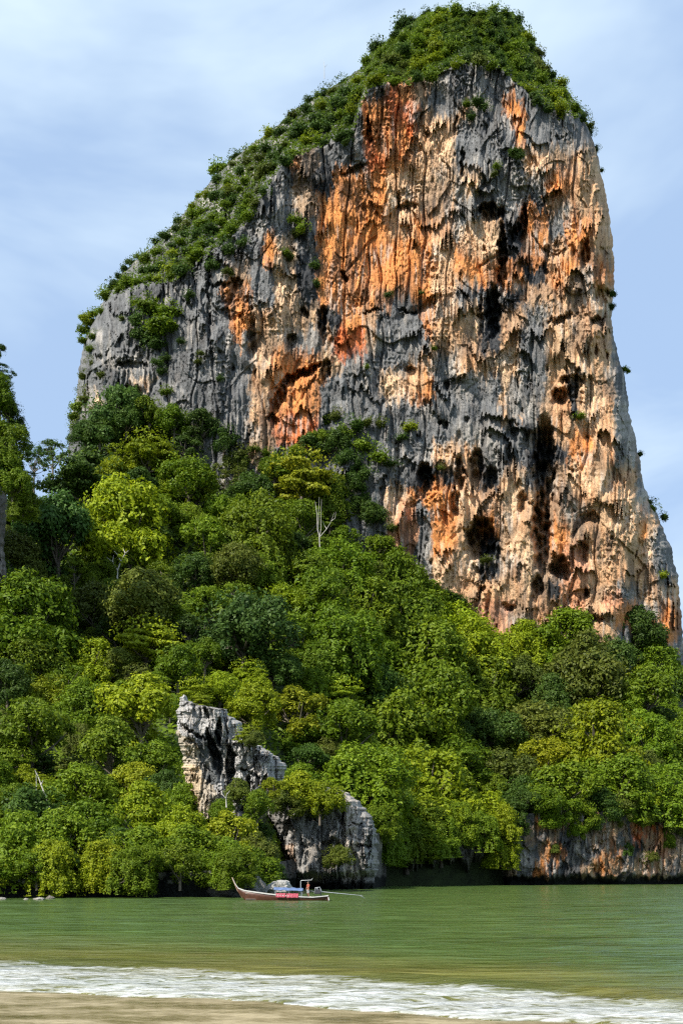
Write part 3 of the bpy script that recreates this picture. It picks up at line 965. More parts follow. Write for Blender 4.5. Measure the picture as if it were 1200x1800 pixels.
def put_tree(px, py, w, tone, kind, base=None, sz=1.0):
    S = None
    hc = {'round': 0.95, 'layer': 1.1, 'airy': 1.3, 'vine': 0.8}[kind]
    w = w * {'round': 1.16, 'layer': 1.1, 'airy': 1.0, 'vine': 1.12}[kind]
    if w > 110:
        w *= 1.12
    if base is None:
        pb = py + hc * w / 2
        D = float(terrain_D(np.array(px, float), np.array(min(pb, float(bot_py(px)) - 1))))
        pb = min(pb, float(bot_py(px)) + 4)
    else:
        D = base; pb = py + hc * w / 2
    rad = w / 2 * D / F
    p = P(px, pb, D)
    crown, trunk, short = rt.choice(PROTO[kind])
    if base is not None or py > 1470:
        trunk = short
    t = bpy.data.objects.new('tree', None)
    t.empty_display_size = 0.5
    col.objects.link(t)
    t.location = tuple(float(a) for a in p)
    t.rotation_euler = (rt.uniform(-.07, .07), rt.uniform(-.07, .07), rt.uniform(0, 6.28))
    zz = rt.uniform(0.88, 1.15) * sz
    t.scale = (rad * rt.uniform(.92, 1.1), rad * rt.uniform(.92, 1.1), rad * zz)
    base_c = TONE[tone][0]
    j = rt.uniform(0.82, 1.2)
    c = tuple(min(0.32, a * j * 1.12 * rt.uniform(.95, 1.05)) for a in base_c) + (1,)
    co = link('crown', crown, parent=t); co.color = c
    link('trunk', trunk, parent=t)
    t['category'] = 'tree'
    t['group'] = 'jungle trees on the slope'
    TREES.append((t, px, py, f'{TONE[tone][1]} {KWORD[kind]}', w))
    return t


# (x, y of crown centre, crown width, tone, kind) read off the photograph
HERO = [
    (205, 748, 100, 'B', 'round'), (292, 742, 70, 'G', 'layer'), (345, 757, 84, 'L', 'layer'), (392, 782, 84, 'D', 'round'), (150, 838, 118, 'D', 'layer'),
    (262, 800, 96, 'L', 'layer'), (330, 838, 96, 'G', 'round'), (245, 862, 70, 'D', 'round'), (92, 800, 64, 'D', 'airy'), (60, 812, 56, 'D', 'airy'),
    (100, 962, 128, 'B', 'round'), (218, 940, 134, 'L', 'vine'), (290, 912, 84, 'G', 'round'), (42, 918, 96, 'B', 'round'), (402, 842, 66, 'O', 'airy'),
    (440, 868, 76, 'D', 'round'), (528, 846, 104, 'Y', 'layer'), (602, 812, 76, 'G', 'layer'), (556, 806, 76, 'D', 'round'), (500, 826, 70, 'G', 'layer'),
    (645, 925, 88, 'D', 'round'), (535, 925, 74, 'G', 'round'), (452, 945, 104, 'G', 'vine'), (362, 958, 84, 'G', 'round'), (600, 1000, 100, 'G', 'vine'),
    (690, 1048, 100, 'G', 'vine'), (748, 1078, 96, 'G', 'vine'), (640, 1072, 110, 'G', 'vine'), (560, 1066, 104, 'G', 'vine'), (415, 1005, 92, 'O', 'round'),
    (250, 1062, 124, 'O', 'round'), (165, 1078, 90, 'O', 'round'), (48, 1102, 140, 'G', 'vine'), (160, 1168, 96, 'L', 'vine'), (256, 1124, 104, 'L', 'layer'),
    (312, 1180, 86, 'G', 'round'), (432, 1106, 150, 'B', 'round'), (64, 1190, 108, 'G', 'vine'), (12, 1205, 80, 'D', 'round'), (520, 1128, 92, 'G', 'round'),
    (600, 1146, 124, 'G', 'vine'), (706, 1120, 128, 'G', 'vine'), (800, 1112, 104, 'L', 'vine'), (838, 1160, 104, 'L', 'vine'), (742, 1176, 120, 'G', 'round'),
    (930, 1100, 86, 'D', 'round'), (990, 1118, 100, 'G', 'round'), (1108, 1112, 90, 'D', 'round'), (1072, 1158, 84, 'D', 'round'), (1152, 1168, 84, 'G', 'round'),
    (915, 1150, 90, 'L', 'round'), (850, 1212, 100, 'G', 'vine'), (905, 1205, 86, 'O', 'round'), (1030, 1205, 116, 'O', 'round'), (1008, 1165, 70, 'O', 'round'),
    (1132, 1224, 110, 'G', 'round'), (940, 1272, 106, 'O', 'round'), (862, 1292, 92, 'D', 'round'), (772, 1242, 130, 'G', 'round'), (668, 1236, 104, 'D', 'vine'),
    (600, 1216, 78, 'L', 'layer'), (522, 1252, 96, 'Y', 'round'), (446, 1248, 84, 'L', 'round'), (346, 1212, 66, 'L', 'layer'), (246, 1262, 128, 'L', 'round'),
    (200, 1336, 106, 'G', 'round'), (60, 1292, 124, 'G', 'round'), (16, 1336, 86, 'G', 'layer'), (136, 1392, 100, 'G', 'round'), (272, 1344, 96, 'G', 'round'),
    (602, 1292, 104, 'G', 'round'), (690, 1312, 130, 'G', 'vine'), (640, 1378, 130, 'G', 'vine'), (742, 1388, 150, 'L', 'vine'), (800, 1345, 104, 'G', 'vine'),
    (830, 1432, 96, 'L', 'vine'), (716, 1462, 104, 'L', 'vine'), (540, 1340, 76, 'D', 'round'), (880, 1436, 56, 'G', 'vine'), (958, 1335, 84, 'Y', 'round'),
    (1050, 1315, 130, 'L', 'vine'), (1132, 1306, 86, 'G', 'round'), (985, 1392, 110, 'G', 'round'), (1080, 1385, 110, 'G', 'round'), (1165, 1396, 100, 'G', 'round'),
    (1152, 1272, 66, 'D', 'round'), (1140, 1418, 50, 'L', 'layer'), (880, 1350, 100, 'O', 'round'), (404, 1478, 92, 'Y', 'round'), (318, 1478, 88, 'L', 'round'),
    (250, 1440, 104, 'L', 'round'), (172, 1456, 96, 'G', 'round'), (62, 1436, 120, 'D', 'round'), (50, 1530, 116, 'G', 'vine'), (110, 1492, 106, 'G', 'round'),
    (180, 1526, 92, 'L', 'layer'), (250, 1512, 104, 'G', 'round'), (330, 1516, 104, 'G', 'round'), (405, 1512, 80, 'G', 'round'), (452, 1500, 70, 'O', 'round'),
    (18, 1404, 76, 'G', 'round'), (150, 1258, 92, 'G', 'vine'), (90, 1240, 80, 'L', 'vine'), (0, 1470, 90, 'G', 'round'), (360, 1065, 84, 'G', 'round'),
    (340, 1010, 76, 'D', 'round'), (180, 1010, 60, 'G', 'round'), (700, 1240, 70, 'G', 'vine'), (480, 1180, 90, 'D', 'round'), (380, 900, 60, 'G', 'round'),
    (470, 1020, 80, 'G', 'vine'), (500, 1060, 80, 'L', 'round'), (1190, 1330, 90, 'G', 'vine'), (1185, 1210, 80, 'D', 'round'), (560, 1170, 70, 'G', 'vine'),
    (240, 1385, 84, 'Y', 'round'), (20, 1560, 60, 'D', 'vine'), (1100, 1250, 80, 'G', 'vine'), (770, 1300, 90, 'G', 'vine'), (920, 1400, 80, 'D', 'round')]
for h in HERO:      # the right-hand slope is smothered in creepers
    if h[0] > 560 and h[4] == 'round' and h[3] in 'GL' and (h[0] * 7 + h[1]) % 10 < 6:
        h = h[:4] + ('vine',)
    put_tree(*h)

# fill between them
pts = [(h[0], h[1], h[2]) for h in HERO]
tries = 0
n_fill = 0
while tries < 6000 and n_fill < 135:
    tries += 1
    px = rt.uniform(-30, 1225)
    b, t = float(bot_py(px)), float(top_py(px))
    py = rt.uniform(t + 5, b - 28)
    w = rt.uniform(46, 84)
    if 300 < px < 510 and 1215 < py < 1425:
        continue
    if 455 < px < 670 and py > 1385:
        continue
    if any((px - a) ** 2 + ((py - c) * 1.15) ** 2 < (0.285 * (w + q)) ** 2 for a, c, q in pts):
        continue
    pts.append((px, py, w))
    z = float(pn(np.array(px / 140), np.array(py / 120), 33)) + rt.uniform(-.25, .25)
    tone = 'L' if z > 0.28 else ('G' if z > -0.12 else ('D' if z > -0.3 else 'O'))
    kind = rt.choice(['vine', 'vine', 'round', 'round', 'layer'] if px > 480 else ['round', 'round', 'layer', 'vine', 'airy'])
    put_tree(px, py, w, tone, kind)
    n_fill += 1

# trees on the left cliff, and by the rocks
for (x, y, w, t, k, D) in [(2, 655, 44, 'D', 'airy', 226), (14, 720, 50, 'D', 'round', 222), (4, 770, 80, 'G', 'round', 218), (36, 790, 56, 'D', 'airy', 224),
                           (22, 850, 70, 'G', 'round', 214), (40, 888, 50, 'G', 'vine', 216), (50, 846, 44, 'D', 'airy', 226), (-6, 690, 60, 'G', 'vine', 219), (8, 800, 60, 'G', 'vine', 215), (30, 760, 46, 'D', 'airy', 224), (-10, 620, 40, 'D', 'round', 222), (-8, 820, 50, 'D', 'vine', 214)]:
    put_tree(x, y, w, t, k, D)
for (x, y, w, t, k, D) in [(524, 1398, 84, 'Y', 'round', 186), (562, 1412, 74, 'L', 'round', 185), (500, 1412, 56, 'O', 'round', 184), (592, 1512, 50, 'O', 'round', 186),
                           (418, 1400, 46, 'O', 'round', 147), (452, 1424, 62, 'G', 'round', 146), (478, 1388, 40, 'Y', 'round', 147), (446, 1300, 40, 'O', 'round', 148), (436, 1296, 44, 'L', 'layer', 149), (352, 1232, 40, 'L', 'layer', 154),
                           (470, 1535, 56, 'D', 'vine', 150), (390, 1430, 44, 'G', 'round', 145)]:
    put_tree(x, y, w, t, k, D)
for (x, y, w, t_) in ((176, 762, 56, 'D'), (222, 740, 60, 'D'), (262, 726, 58, 'G'), (306, 742, 62, 'G'), (352, 752, 66, 'D'), (392, 776, 60, 'D'), (420, 822, 50, 'O'), (566, 778, 50, 'G'),
                      (598, 780, 54, 'D'), (524, 812, 56, 'G'), (615, 822, 56, 'D'), (482, 828, 50, 'G'), (608, 858, 60, 'D'), (640, 900, 60, 'D'), (150, 762, 50, 'D')):
    put_tree(x, y, w, t_, 'round', 362)
for x in range(-10, 460, 33):      # crowns leaning out over the undercut shore
    put_tree(x + rt.uniform(-12, 12), 1526 + rt.uniform(-16, 10), rt.uniform(50, 84), rt.choice('GGLLD'), rt.choice(['vine', 'vine', 'round']), float(shore_D(x)) - rt.uniform(-1, 2.5))
for x, y, w in ((692, 1482, 66), (728, 1486, 62), (765, 1474, 70), (806, 1452, 66), (845, 1468, 58), (880, 1500, 56), (884, 1450, 60), (668, 1450, 60), (700, 1425, 80), (745, 1440, 70), (676, 1500, 40)):
    put_tree(x, y, w, rt.choice('GGGL'), 'vine', float(shore_D(x)) - rt.uniform(1, 5))
for x, y, w, t_ in ((915, 1420, 56, 'D'), (948, 1408, 66, 'G'), (985, 1425, 60, 'G'), (1020, 1430, 56, 'G'), (1055, 1418, 60, 'D'), (1092, 1420, 50, 'O'), (1128, 1400, 56, 'L'),
                    (1160, 1425, 50, 'O'), (1198, 1420, 70, 'G'), (908, 1452, 40, 'D'), (1180, 1452, 46, 'O'), (1012, 1462, 36, 'G'), (962, 1440, 44, 'G'), (1040, 1448, 40, 'D'), (1098, 1492, 26, 'D'), (1138, 1508, 34, 'O'), (1172, 1478, 26, 'G'), (1075, 1440, 34, 'O'), (975, 1492, 16, 'O'), (1130, 1440, 40, 'G')):
    put_tree(x, y, w, t_, 'round' if w > 30 else 'vine', float(shore_D(x)) - rt.uniform(1.5, 3))
give_labels(TREES, 'tree')

# ------------------------------------------------------------------ shrubs on the tower
SHR = []


def put_shrub(px, py, w, tone, D):
    rad = w / 2 * D / F
    p = P(px, py + w * 0.22, D)
    o = link('shrub', rt.choice(SHRUB))
    o.location = tuple(float(a) for a in p)
    o.rotation_euler = (rt.uniform(-.15, .15), rt.uniform(-.15, .15), rt.uniform(0, 6.28))
    o.scale = (rad, rad, rad * rt.uniform(.7, 1.2))
    j = rt.uniform(0.85, 1.25)
    o.color = tuple(a * j for a in TONE[tone][0]) + (1,)
    o['category'] = 'shrub'
    SHR.append((o, px, py, TONE[tone][1], w))


zone_pts = []
tr = 0
ns = 0
while tr < 20000 and ns < 225:
    tr += 1
    py = rt.uniform(21, 545)
    i = int(np.clip(np.searchsorted(TPY, py), 0, len(TPY) - 1))
    px = rt.uniform(TPX[0][i] + 1, TPX[1][i] - 1)
    if py > float(rim_t(px)) - 2 + rt.uniform(-8, 6):
        continue
    w = rt.uniform(20, 42)
    if any((px - a) ** 2 + (py - c) ** 2 < (0.235 * (w + q)) ** 2 for a, c, q in zone_pts):
        continue
    zone_pts.append((px, py, w))
    z = float(pn(np.array(px / 60), np.array(py / 60), 35)) + rt.uniform(-.3, .3)
    tone = 'L' if z > 0.3 else ('G' if z > 0.0 else ('D' if z > -0.33 else 'O'))
    put_shrub(px, py, w, tone, tower_D(px, py) - 1.5)
    ns += 1
FACE = [(258, 542, 44, 'G'), (284, 574, 50, 'G'), (252, 588, 38, 'D'), (298, 548, 34, 'G'), (272, 606, 34, 'D'), (152, 560, 24, 'L'), (166, 555, 22, 'G'), (150, 585, 22, 'G'), (160, 615, 20, 'G'), (150, 660, 20, 'O'),
        (152, 705, 26, 'O'), (134, 735, 24, 'G'), (146, 745, 24, 'O'), (200, 505, 24, 'D'), (320, 480, 30, 'D'), (345, 455, 34, 'G'), (395, 440, 28, 'D'), (372, 470, 24, 'D'), (470, 300, 28, 'O'), (440, 380, 30, 'G'),
        (300, 480, 30, 'L'), (236, 532, 20, 'G'), (330, 520, 18, 'D'), (215, 560, 14, 'O'), (318, 600, 14, 'D'), (292, 690, 20, 'G'), (276, 640, 18, 'D'), (180, 660, 18, 'O'), (230, 500, 30, 'G'), (410, 340, 26, 'O'), (262, 548, 34, 'G'), (248, 566, 30, 'D'), (280, 585, 40, 'G'), (262, 596, 36, 'D'), (300, 575, 26, 'G'), (290, 630, 16, 'D'), (286, 655, 18, 'D'),
        (160, 570, 26, 'L'), (150, 600, 22, 'G'), (166, 590, 20, 'G'), (160, 640, 20, 'O'), (148, 690, 26, 'O'), (140, 720, 26, 'G'), (160, 720, 22, 'O'), (132, 750, 24, 'G'),
        (518, 388, 22, 'G'), (534, 404, 22, 'G'), (522, 412, 18, 'O'), (510, 452, 20, 'O'), (500, 445, 16, 'G'), (552, 470, 20, 'D'), (556, 500, 16, 'D'), (350, 636, 16, 'O'),
        (352, 622, 14, 'O'), (388, 668, 14, 'D'), (572, 744, 26, 'G'), (592, 734, 24, 'O'), (620, 750, 34, 'D'), (600, 770, 36, 'G'), (650, 742, 24, 'O'), (640, 790, 34, 'G'),
        (665, 810, 34, 'G'), (690, 815, 26, 'D'), (720, 754, 26, 'L'), (610, 810, 40, 'D'), (645, 838, 28, 'D'), (630, 860, 24, 'D'), (670, 745, 20, 'O'), (706, 770, 20, 'D'),
        (684, 520, 14, 'D'), (740, 516, 10, 'D'), (842, 178, 24, 'D'), (852, 192, 20, 'D'), (820, 185, 18, 'G'), (828, 206, 16, 'D'), (905, 268, 20, 'D'), (912, 278, 18, 'D'),
        (874, 294, 14, 'G'), (868, 306, 12, 'O'), (1074, 520, 16, 'D'), (1073, 540, 14, 'D'), (1097, 652, 16, 'G'), (1018, 731, 20, 'G'), (1142, 882, 22, 'D'), (1150, 896, 18, 'G'),
        (1162, 912, 18, 'D'), (1124, 800, 12, 'D'), (856, 985, 24, 'O'), (1166, 1014, 16, 'L'), (684, 930, 18, 'O'), (760, 612, 12, 'G'), (644, 645, 10, 'G'), (774, 824, 14, 'O'),
        (1056, 300, 10, 'D'), (1048, 262, 14, 'D'), (1040, 235, 16, 'D'), (1026, 205, 20, 'D'), (790, 1050, 34, 'D'), (810, 1062, 30, 'D'), (604, 240, 20, 'D'), (612, 250, 18, 'D'),
        (195, 700, 18, 'D'), (205, 712, 20, 'D'), (220, 700, 16, 'D'), (410, 405, 26, 'G'), (430, 430, 20, 'D'), (400, 480, 18, 'O'), (190, 520, 26, 'G'), (178, 548, 18, 'G'),
        (425, 800, 26, 'O'), (445, 790, 20, 'O'), (470, 800, 22, 'G'), (690, 930, 14, 'O')]
for (x, y, w, t) in FACE:
    put_shrub(x, y, w * 1.35, t, tower_D(x, y) - 1.8)
LM_MAIN = LM
LM = [('the summit', 850, 12), ('the summit shoulder', 640, 120), ('the upper left ridge', 500, 210), ('the middle left ridge', 390, 320), ('the lower left ridge', 270, 450),
      ('the grey left corner', 150, 640), ('the shrubby grey niche', 270, 580), ('the black slot', 648, 230), ('the upper right corner', 1030, 200),
      ('the orange overhang', 245, 680), ('the orange cave', 515, 720), ('the black pocket', 1000, 690), ('the arched cave', 850, 970), ('the right edge step', 1150, 890),
      ('the upper pocket', 862, 374), ('the egg-shaped cave', 747, 842), ('the grey slab', 700, 600), ('the right summit edge', 950, 110), ('the orange peephole', 606, 486)]
give_labels(SHR, 'shrub')
LM = LM_MAIN
for s_ in SHR:
    s_[0]['group'] = 'shrubs growing on the tower'


# ------------------------------------------------------------------ undergrowth (nobody could count it)
def scatter_leaves(name, px, py, D, size, label, tone, seed, up=0.9):
    r = np.random.default_rng(seed)
    c = P(px, py, D)
    n = r.normal(size=c.shape) * 0.45 + np.array([-0.1, -0.55, up])
    v, f, t = leaf_quads(c, n, size, r, 0.6)
    big = 0.5 + 0.9 * fbm(px / 60, py / 50, 2, seed)
    t = np.clip(0.5 * t + 0.5 * big, 0, 1)
    me = raw_mesh(name, v, f, None, {'leaf_tone': t})
    me.materials.append(LEAF)
    o = link(name, me, kind='stuff', label=label)
    o.color = tone + (1,)
    return o


N = 120000
px = rng.uniform(-160, 1320, N)
b, t = bot_py(px), top_py(px)
py = t + (b - t) * rng.random(N)
D = terrain_D(px, py)
lift = rng.random(N) ** 2 * 2.2 * (0.6 + fbm(px / 25, py / 20, 2, 77))
scatter_leaves('undergrowth', px, py, D - np.clip(lift * 1.8, 0, 6), 0.75 * D / 300 + 0.12, 'dense green undergrowth between the trees of the slope', (0.115, 0.180, 0.010), 55)
N = 100000
py = rng.uniform(20, 560, N)
i = np.clip(np.searchsorted(TPY, py), 0, len(TPY) - 1)
u = rng.random(N)
px = TPX[0][i] + (TPX[1][i] - TPX[0][i]) * u
ok = py < rim_t(px) + 8 * pn(px / 12, py / 12, 5) - 3
px, py, i, u = px[ok], py[ok], i[ok], u[ok]
D = TD[i, (u * (TD.shape[1] - 1)).astype(int)]
scatter_leaves('ground_cover', px, py, D - rng.random(len(px)) * np.clip(1.5 + 6 * pn(px / 9, py / 8, 61), 0.5, 5), 0.62 + 0 * px, 'low green scrub matting the shoulder and summit of the tower', (0.085, 0.135, 0.012), 56)


# ------------------------------------------------------------------ bare and dead trees
def dead_tree(px, py, D, h_px, branches, label, rad=0.22):
    S = D / F
    base = P(px, py, D)
    t = bpy.data.objects.new('dead_tree', None)
    col.objects.link(t)
    t.location = tuple(float(a) for a in base)
    t['label'] = label; t['category'] = 'tree'
    tb = []
    for k, br in enumerate(branches):
        pts_ = [Vector(((x) * S, (rt.uniform(-1.2, 1.2) if i else 0) * S * 3, (y) * S)) for i, (x, y) in enumerate(br)]
        r0 = rad * (1 if k == 0 else 0.6)
        rr = [r0 * (1 - 0.75 * i / (len(pts_) - 1)) for i in range(len(pts_))]
        if k == 0:
            link('trunk', tubes_mesh('trunk', [(pts_, rr, 7)], PALE), parent=t)
        else:
            tb.append((pts_, rr, 5))
    for q in tb:
        link('branch', tubes_mesh('branch', [q], PALE), parent=t)
    return t


def tD(px, py, off=4):
    return float(terrain_D(np.array(float(px)), np.array(float(py)))) - off


dead_tree(562, 952, tD(562, 952, 20), 100, [[(0, -10), (-1, 10), (-4, 20), (-5, 48), (-8, 70)], [(-3, 18), (-2, 48), (-1, 78)], [(0, 10), (2, 24), (2, 50), (3, 74)],
          [(0, 8), (12, 22), (20, 36), (25, 50)], [(12, 22), (8, 30), (4, 36)], [(20, 36), (27, 40), (28, 52)]], 'four white bare trunks of a dead tree before dark jungle', 0.2)
dead_tree(206, 1012, tD(206, 1012, 14), 60, [[(0, -6), (0, 10), (6, 26), (14, 40), (20, 44)], [(0, 10), (-8, 24), (-18, 32)], [(-8, 24), (-6, 36)], [(6, 26), (0, 38), (-6, 44)],
          [(14, 40), (10, 48)]], 'small pale forked dead tree on the left slope', 0.28)
dead_tree(1035, 1288, tD(1035, 1288, 12), 40, [[(0, -6), (0, 14), (4, 26), (2, 36)], [(3, 22), (12, 28), (22, 30)], [(4, 26), (14, 34)], [(2, 28), (-4, 38)]],
          'slim white dead sapling above the right hand trees', 0.28)
dead_tree(98, 1446, tD(98, 1446, 22), 90, [[(2, -10), (-6, 14), (-14, 34), (-26, 66), (-33, 84)], [(-33, 84), (-36, 92)], [(-26, 66), (-22, 74)]],
          'leaning white dead trunk among the lower left trees', 0.2)
dead_tree(62, 1436, tD(62, 1436, 22), 90, [[(0, -10), (0, 20), (1, 50), (1, 74)]], 'thin upright grey stem beside the leaning white trunk', 0.11)
dead_tree(426, 1412, 143, 30, [[(-28, -8), (-29, 8), (-27, 18)], [(-29, 8), (-36, 16), (-38, 22)], [(-28, 14), (-22, 22)]], 'little forked white stem at the foot of the rock pinnacle', 0.11)
dead_tree(570, 128, tower_D(600, 140) + 2, 30, [[(0, -10), (0, 12), (-2, 26)], [(0, 10), (6, 18)]], 'bare twig on the skyline of the upper left ridge', 0.12)

# ------------------------------------------------------------------ water, foam, sand
foam_far = PL([(-60, 54), (-20, 35), (-10.1, 30.4), (-5, 28.0), (0, 25.9), (4, 22.6), (6.7, 20.4), (12, 15.5), (30, 4)])
foam_near = PL([(-60, 46), (-20, 27.5), (-7.4, 22.3), (-3.3, 20.9), (0, 19.2), (2, 18.2), (4.3, 17.0), (8, 14.0), (30, 0)])


def surf_line(X, Y):
    j = 0.9 * fbm(X / 2.2, X * 0 + Y / 30, 3, 811) + 0.35 * fbm(X / 0.5, Y / 6, 2, 815)
    return foam_near(X) + j * 0.8, j


def water_material():
    m, n, l, b = new_mat('sea_water')
    at = n.new('ShaderNodeAttribute'); at.attribute_name = 'foam'
    sh = n.new('ShaderNodeAttribute'); sh.attribute_name = 'shallow'
    tc = n.new('ShaderNodeTexCoord')
    mp = n.new('ShaderNodeMapping'); mp.inputs['Scale'].default_value = (0.42, 1.25, 1.0); mp.inputs['Rotation'].default_value = (0, 0, R(22))
    l.new(tc.outputs['Object'], mp.inputs['Vector'])
    mp3 = n.new('ShaderNodeMapping'); mp3.inputs['Scale'].default_value = (0.22, 1.0, 1.0)
    l.new(tc.outputs['Object'], mp3.inputs['Vector'])
    # body colour, with sky glint painted in as lighter and darker streaks
    cr = n.new('ShaderNodeValToRGB')
    cr.color_ramp.elements[0].color = (0.056, 0.096, 0.024, 1); cr.color_ramp.elements[1].color = (0.125, 0.122, 0.030, 1)
    l.new(sh.outputs['Fac'], cr.inputs['Fac'])
    nz = noise_node(n, l, 0.3, 5, mp3.outputs['Vector'], 0.7)
    r = n.new('ShaderNodeMapRange'); r.inputs['From Min'].default_value = 0.3; r.inputs['From Max'].default_value = 0.7
    r.inputs['To Min'].default_value = 0.7; r.inputs['To Max'].default_value = 1.35
    l.new(nz.outputs['Fac'], r.inputs['Value'])
    mu = n.new('ShaderNodeVectorMath'); mu.operation = 'SCALE'
    l.new(cr.outputs['Color'], mu.inputs[0]); l.new(r.outputs['Result'], mu.inputs['Scale'])
    # lacy foam
    n1 = noise_node(n, l, 2.4, 6, mp.outputs['Vector'], 0.62); n1.inputs['Distortion'].default_value = 1.2
    n2 = noise_node(n, l, 0.9, 5, mp.outputs['Vector'], 0.6); n2.inputs['Distortion'].default_value = 0.8
    a1 = math_node(n, l, 'ABSOLUTE', math_node(n, l, 'SUBTRACT', n1.outputs['Fac'], 0.5))
    lace = math_node(n, l, 'SUBTRACT', 1.0, math_node(n, l, 'MULTIPLY', a1, 5.0))
    s = math_node(n, l, 'ADD', math_node(n, l, 'MULTIPLY', lace, 0.45), math_node(n, l, 'MULTIPLY', n2.outputs['Fac'], 0.9))
    s = math_node(n, l, 'ADD', s, math_node(n, l, 'MULTIPLY', at.outputs['Fac'], 1.45))
    fm = n.new('ShaderNodeMapRange'); fm.inputs['From Min'].default_value = 1.82; fm.inputs['From Max'].default_value = 2.42
    l.new(s, fm.inputs['Value'])
    gate = math_node(n, l, 'MULTIPLY', fm.outputs['Result'], math_node(n, l, 'GREATER_THAN', at.outputs['Fac'], 0.02), True)
    mx = n.new('ShaderNodeMixRGB'); l.new(gate, mx.inputs['Fac']); l.new(mu.outputs['Vector'], mx.inputs['Color1'])
    mx.inputs['Color2'].default_value = (0.68, 0.70, 0.70, 1)
    l.new(mx.outputs['Color'], b.inputs['Base Color'])
    rr = n.new('ShaderNodeMapRange'); rr.inputs['To Min'].default_value = 0.16; rr.inputs['To Max'].default_value = 0.8
    l.new(gate, rr.inputs['Value']); l.new(rr.outputs['Result'], b.inputs['Roughness'])
    b.inputs['IOR'].default_value = 1.33
    # ripples: streaks across the line of travel
    mp2 = n.new('ShaderNodeMapping'); mp2.inputs['Scale'].default_value = (0.35, 1.0, 1.0); mp2.inputs['Rotation'].default_value = (0, 0, R(8))
    l.new(tc.outputs['Object'], mp2.inputs['Vector'])
    b1 = noise_node(n, l, 2.6, 5, mp2.outputs['Vector'], 0.6)
    b2 = noise_node(n, l, 0.5, 4, mp2.outputs['Vector'], 0.6)
    b3 = noise_node(n, l, 0.13, 4, mp2.outputs['Vector'], 0.65)
    bs = math_node(n, l, 'ADD', math_node(n, l, 'MULTIPLY', b1.outputs['Fac'], 0.4), math_node(n, l, 'MULTIPLY', b2.outputs['Fac'], 1.6))
    bs = math_node(n, l, 'ADD', bs, math_node(n, l, 'MULTIPLY', b3.outputs['Fac'], 3.2))
    bs = math_node(n, l, 'ADD', bs, math_node(n, l, 'MULTIPLY', s, math_node(n, l, 'MULTIPLY', at.outputs['Fac'], 0.25)))
    bu = n.new('ShaderNodeBump'); bu.inputs['Strength'].default_value = 1.0; bu.inputs['Distance'].default_value = 0.35
    l.new(bs, bu.inputs['Height']); l.new(bu.outputs['Normal'], b.inputs['Normal'])
    return m


def sand_material():
    m, n, l, b = new_mat('wet_sand')
    tc = n.new('ShaderNodeTexCoord')
    mp = n.new('ShaderNodeMapping'); mp.inputs['Scale'].default_value = (0.5, 1.0, 1.0); mp.inputs['Rotation'].default_value = (0, 0, R(24))
    l.new(tc.outputs['Object'], mp.inputs['Vector'])
    a = noise_node(n, l, 1.1, 6, mp.outputs['Vector'], 0.7); g = noise_node(n, l, 9.0, 6, mp.outputs['Vector'], 0.7)
    s = math_node(n, l, 'ADD', math_node(n, l, 'MULTIPLY', a.outputs['Fac'], 0.55), math_node(n, l, 'MULTIPLY', g.outputs['Fac'], 0.45))
    cr = n.new('ShaderNodeValToRGB')
    cr.color_ramp.elements[0].position = 0.36; cr.color_ramp.elements[1].position = 0.64
    cr.color_ramp.elements[0].color = (0.085, 0.062, 0.016, 1); cr.color_ramp.elements[1].color = (0.42, 0.35, 0.21, 1)
    l.new(s, cr.inputs['Fac']); l.new(cr.outputs['Color'], b.inputs['Base Color'])
    rr = n.new('ShaderNodeMapRange'); rr.inputs['From Min'].default_value = 0.38; rr.inputs['From Max'].default_value = 0.6
    rr.inputs['To Min'].default_value = 0.14; rr.inputs['To Max'].default_value = 0.5
    l.new(a.outputs['Fac'], rr.inputs['Value']); l.new(rr.outputs['Result'], b.inputs['Roughness'])
    bu = n.new('ShaderNodeBump'); bu.inputs['Strength'].default_value = 0.6; bu.inputs['Distance'].default_value = 0.05
    l.new(s, bu.inputs['Height']); l.new(bu.outputs['Normal'], b.inputs['Normal'])
    return m


def grid_faces(nr, nc):
    i = np.arange(nr - 1)[:, None] * nc; j = np.arange(nc - 1)[None, :]
    a = i + j
    return np.stack([a, a + 1, a + nc + 1, a + nc], -1).reshape(-1, 4)


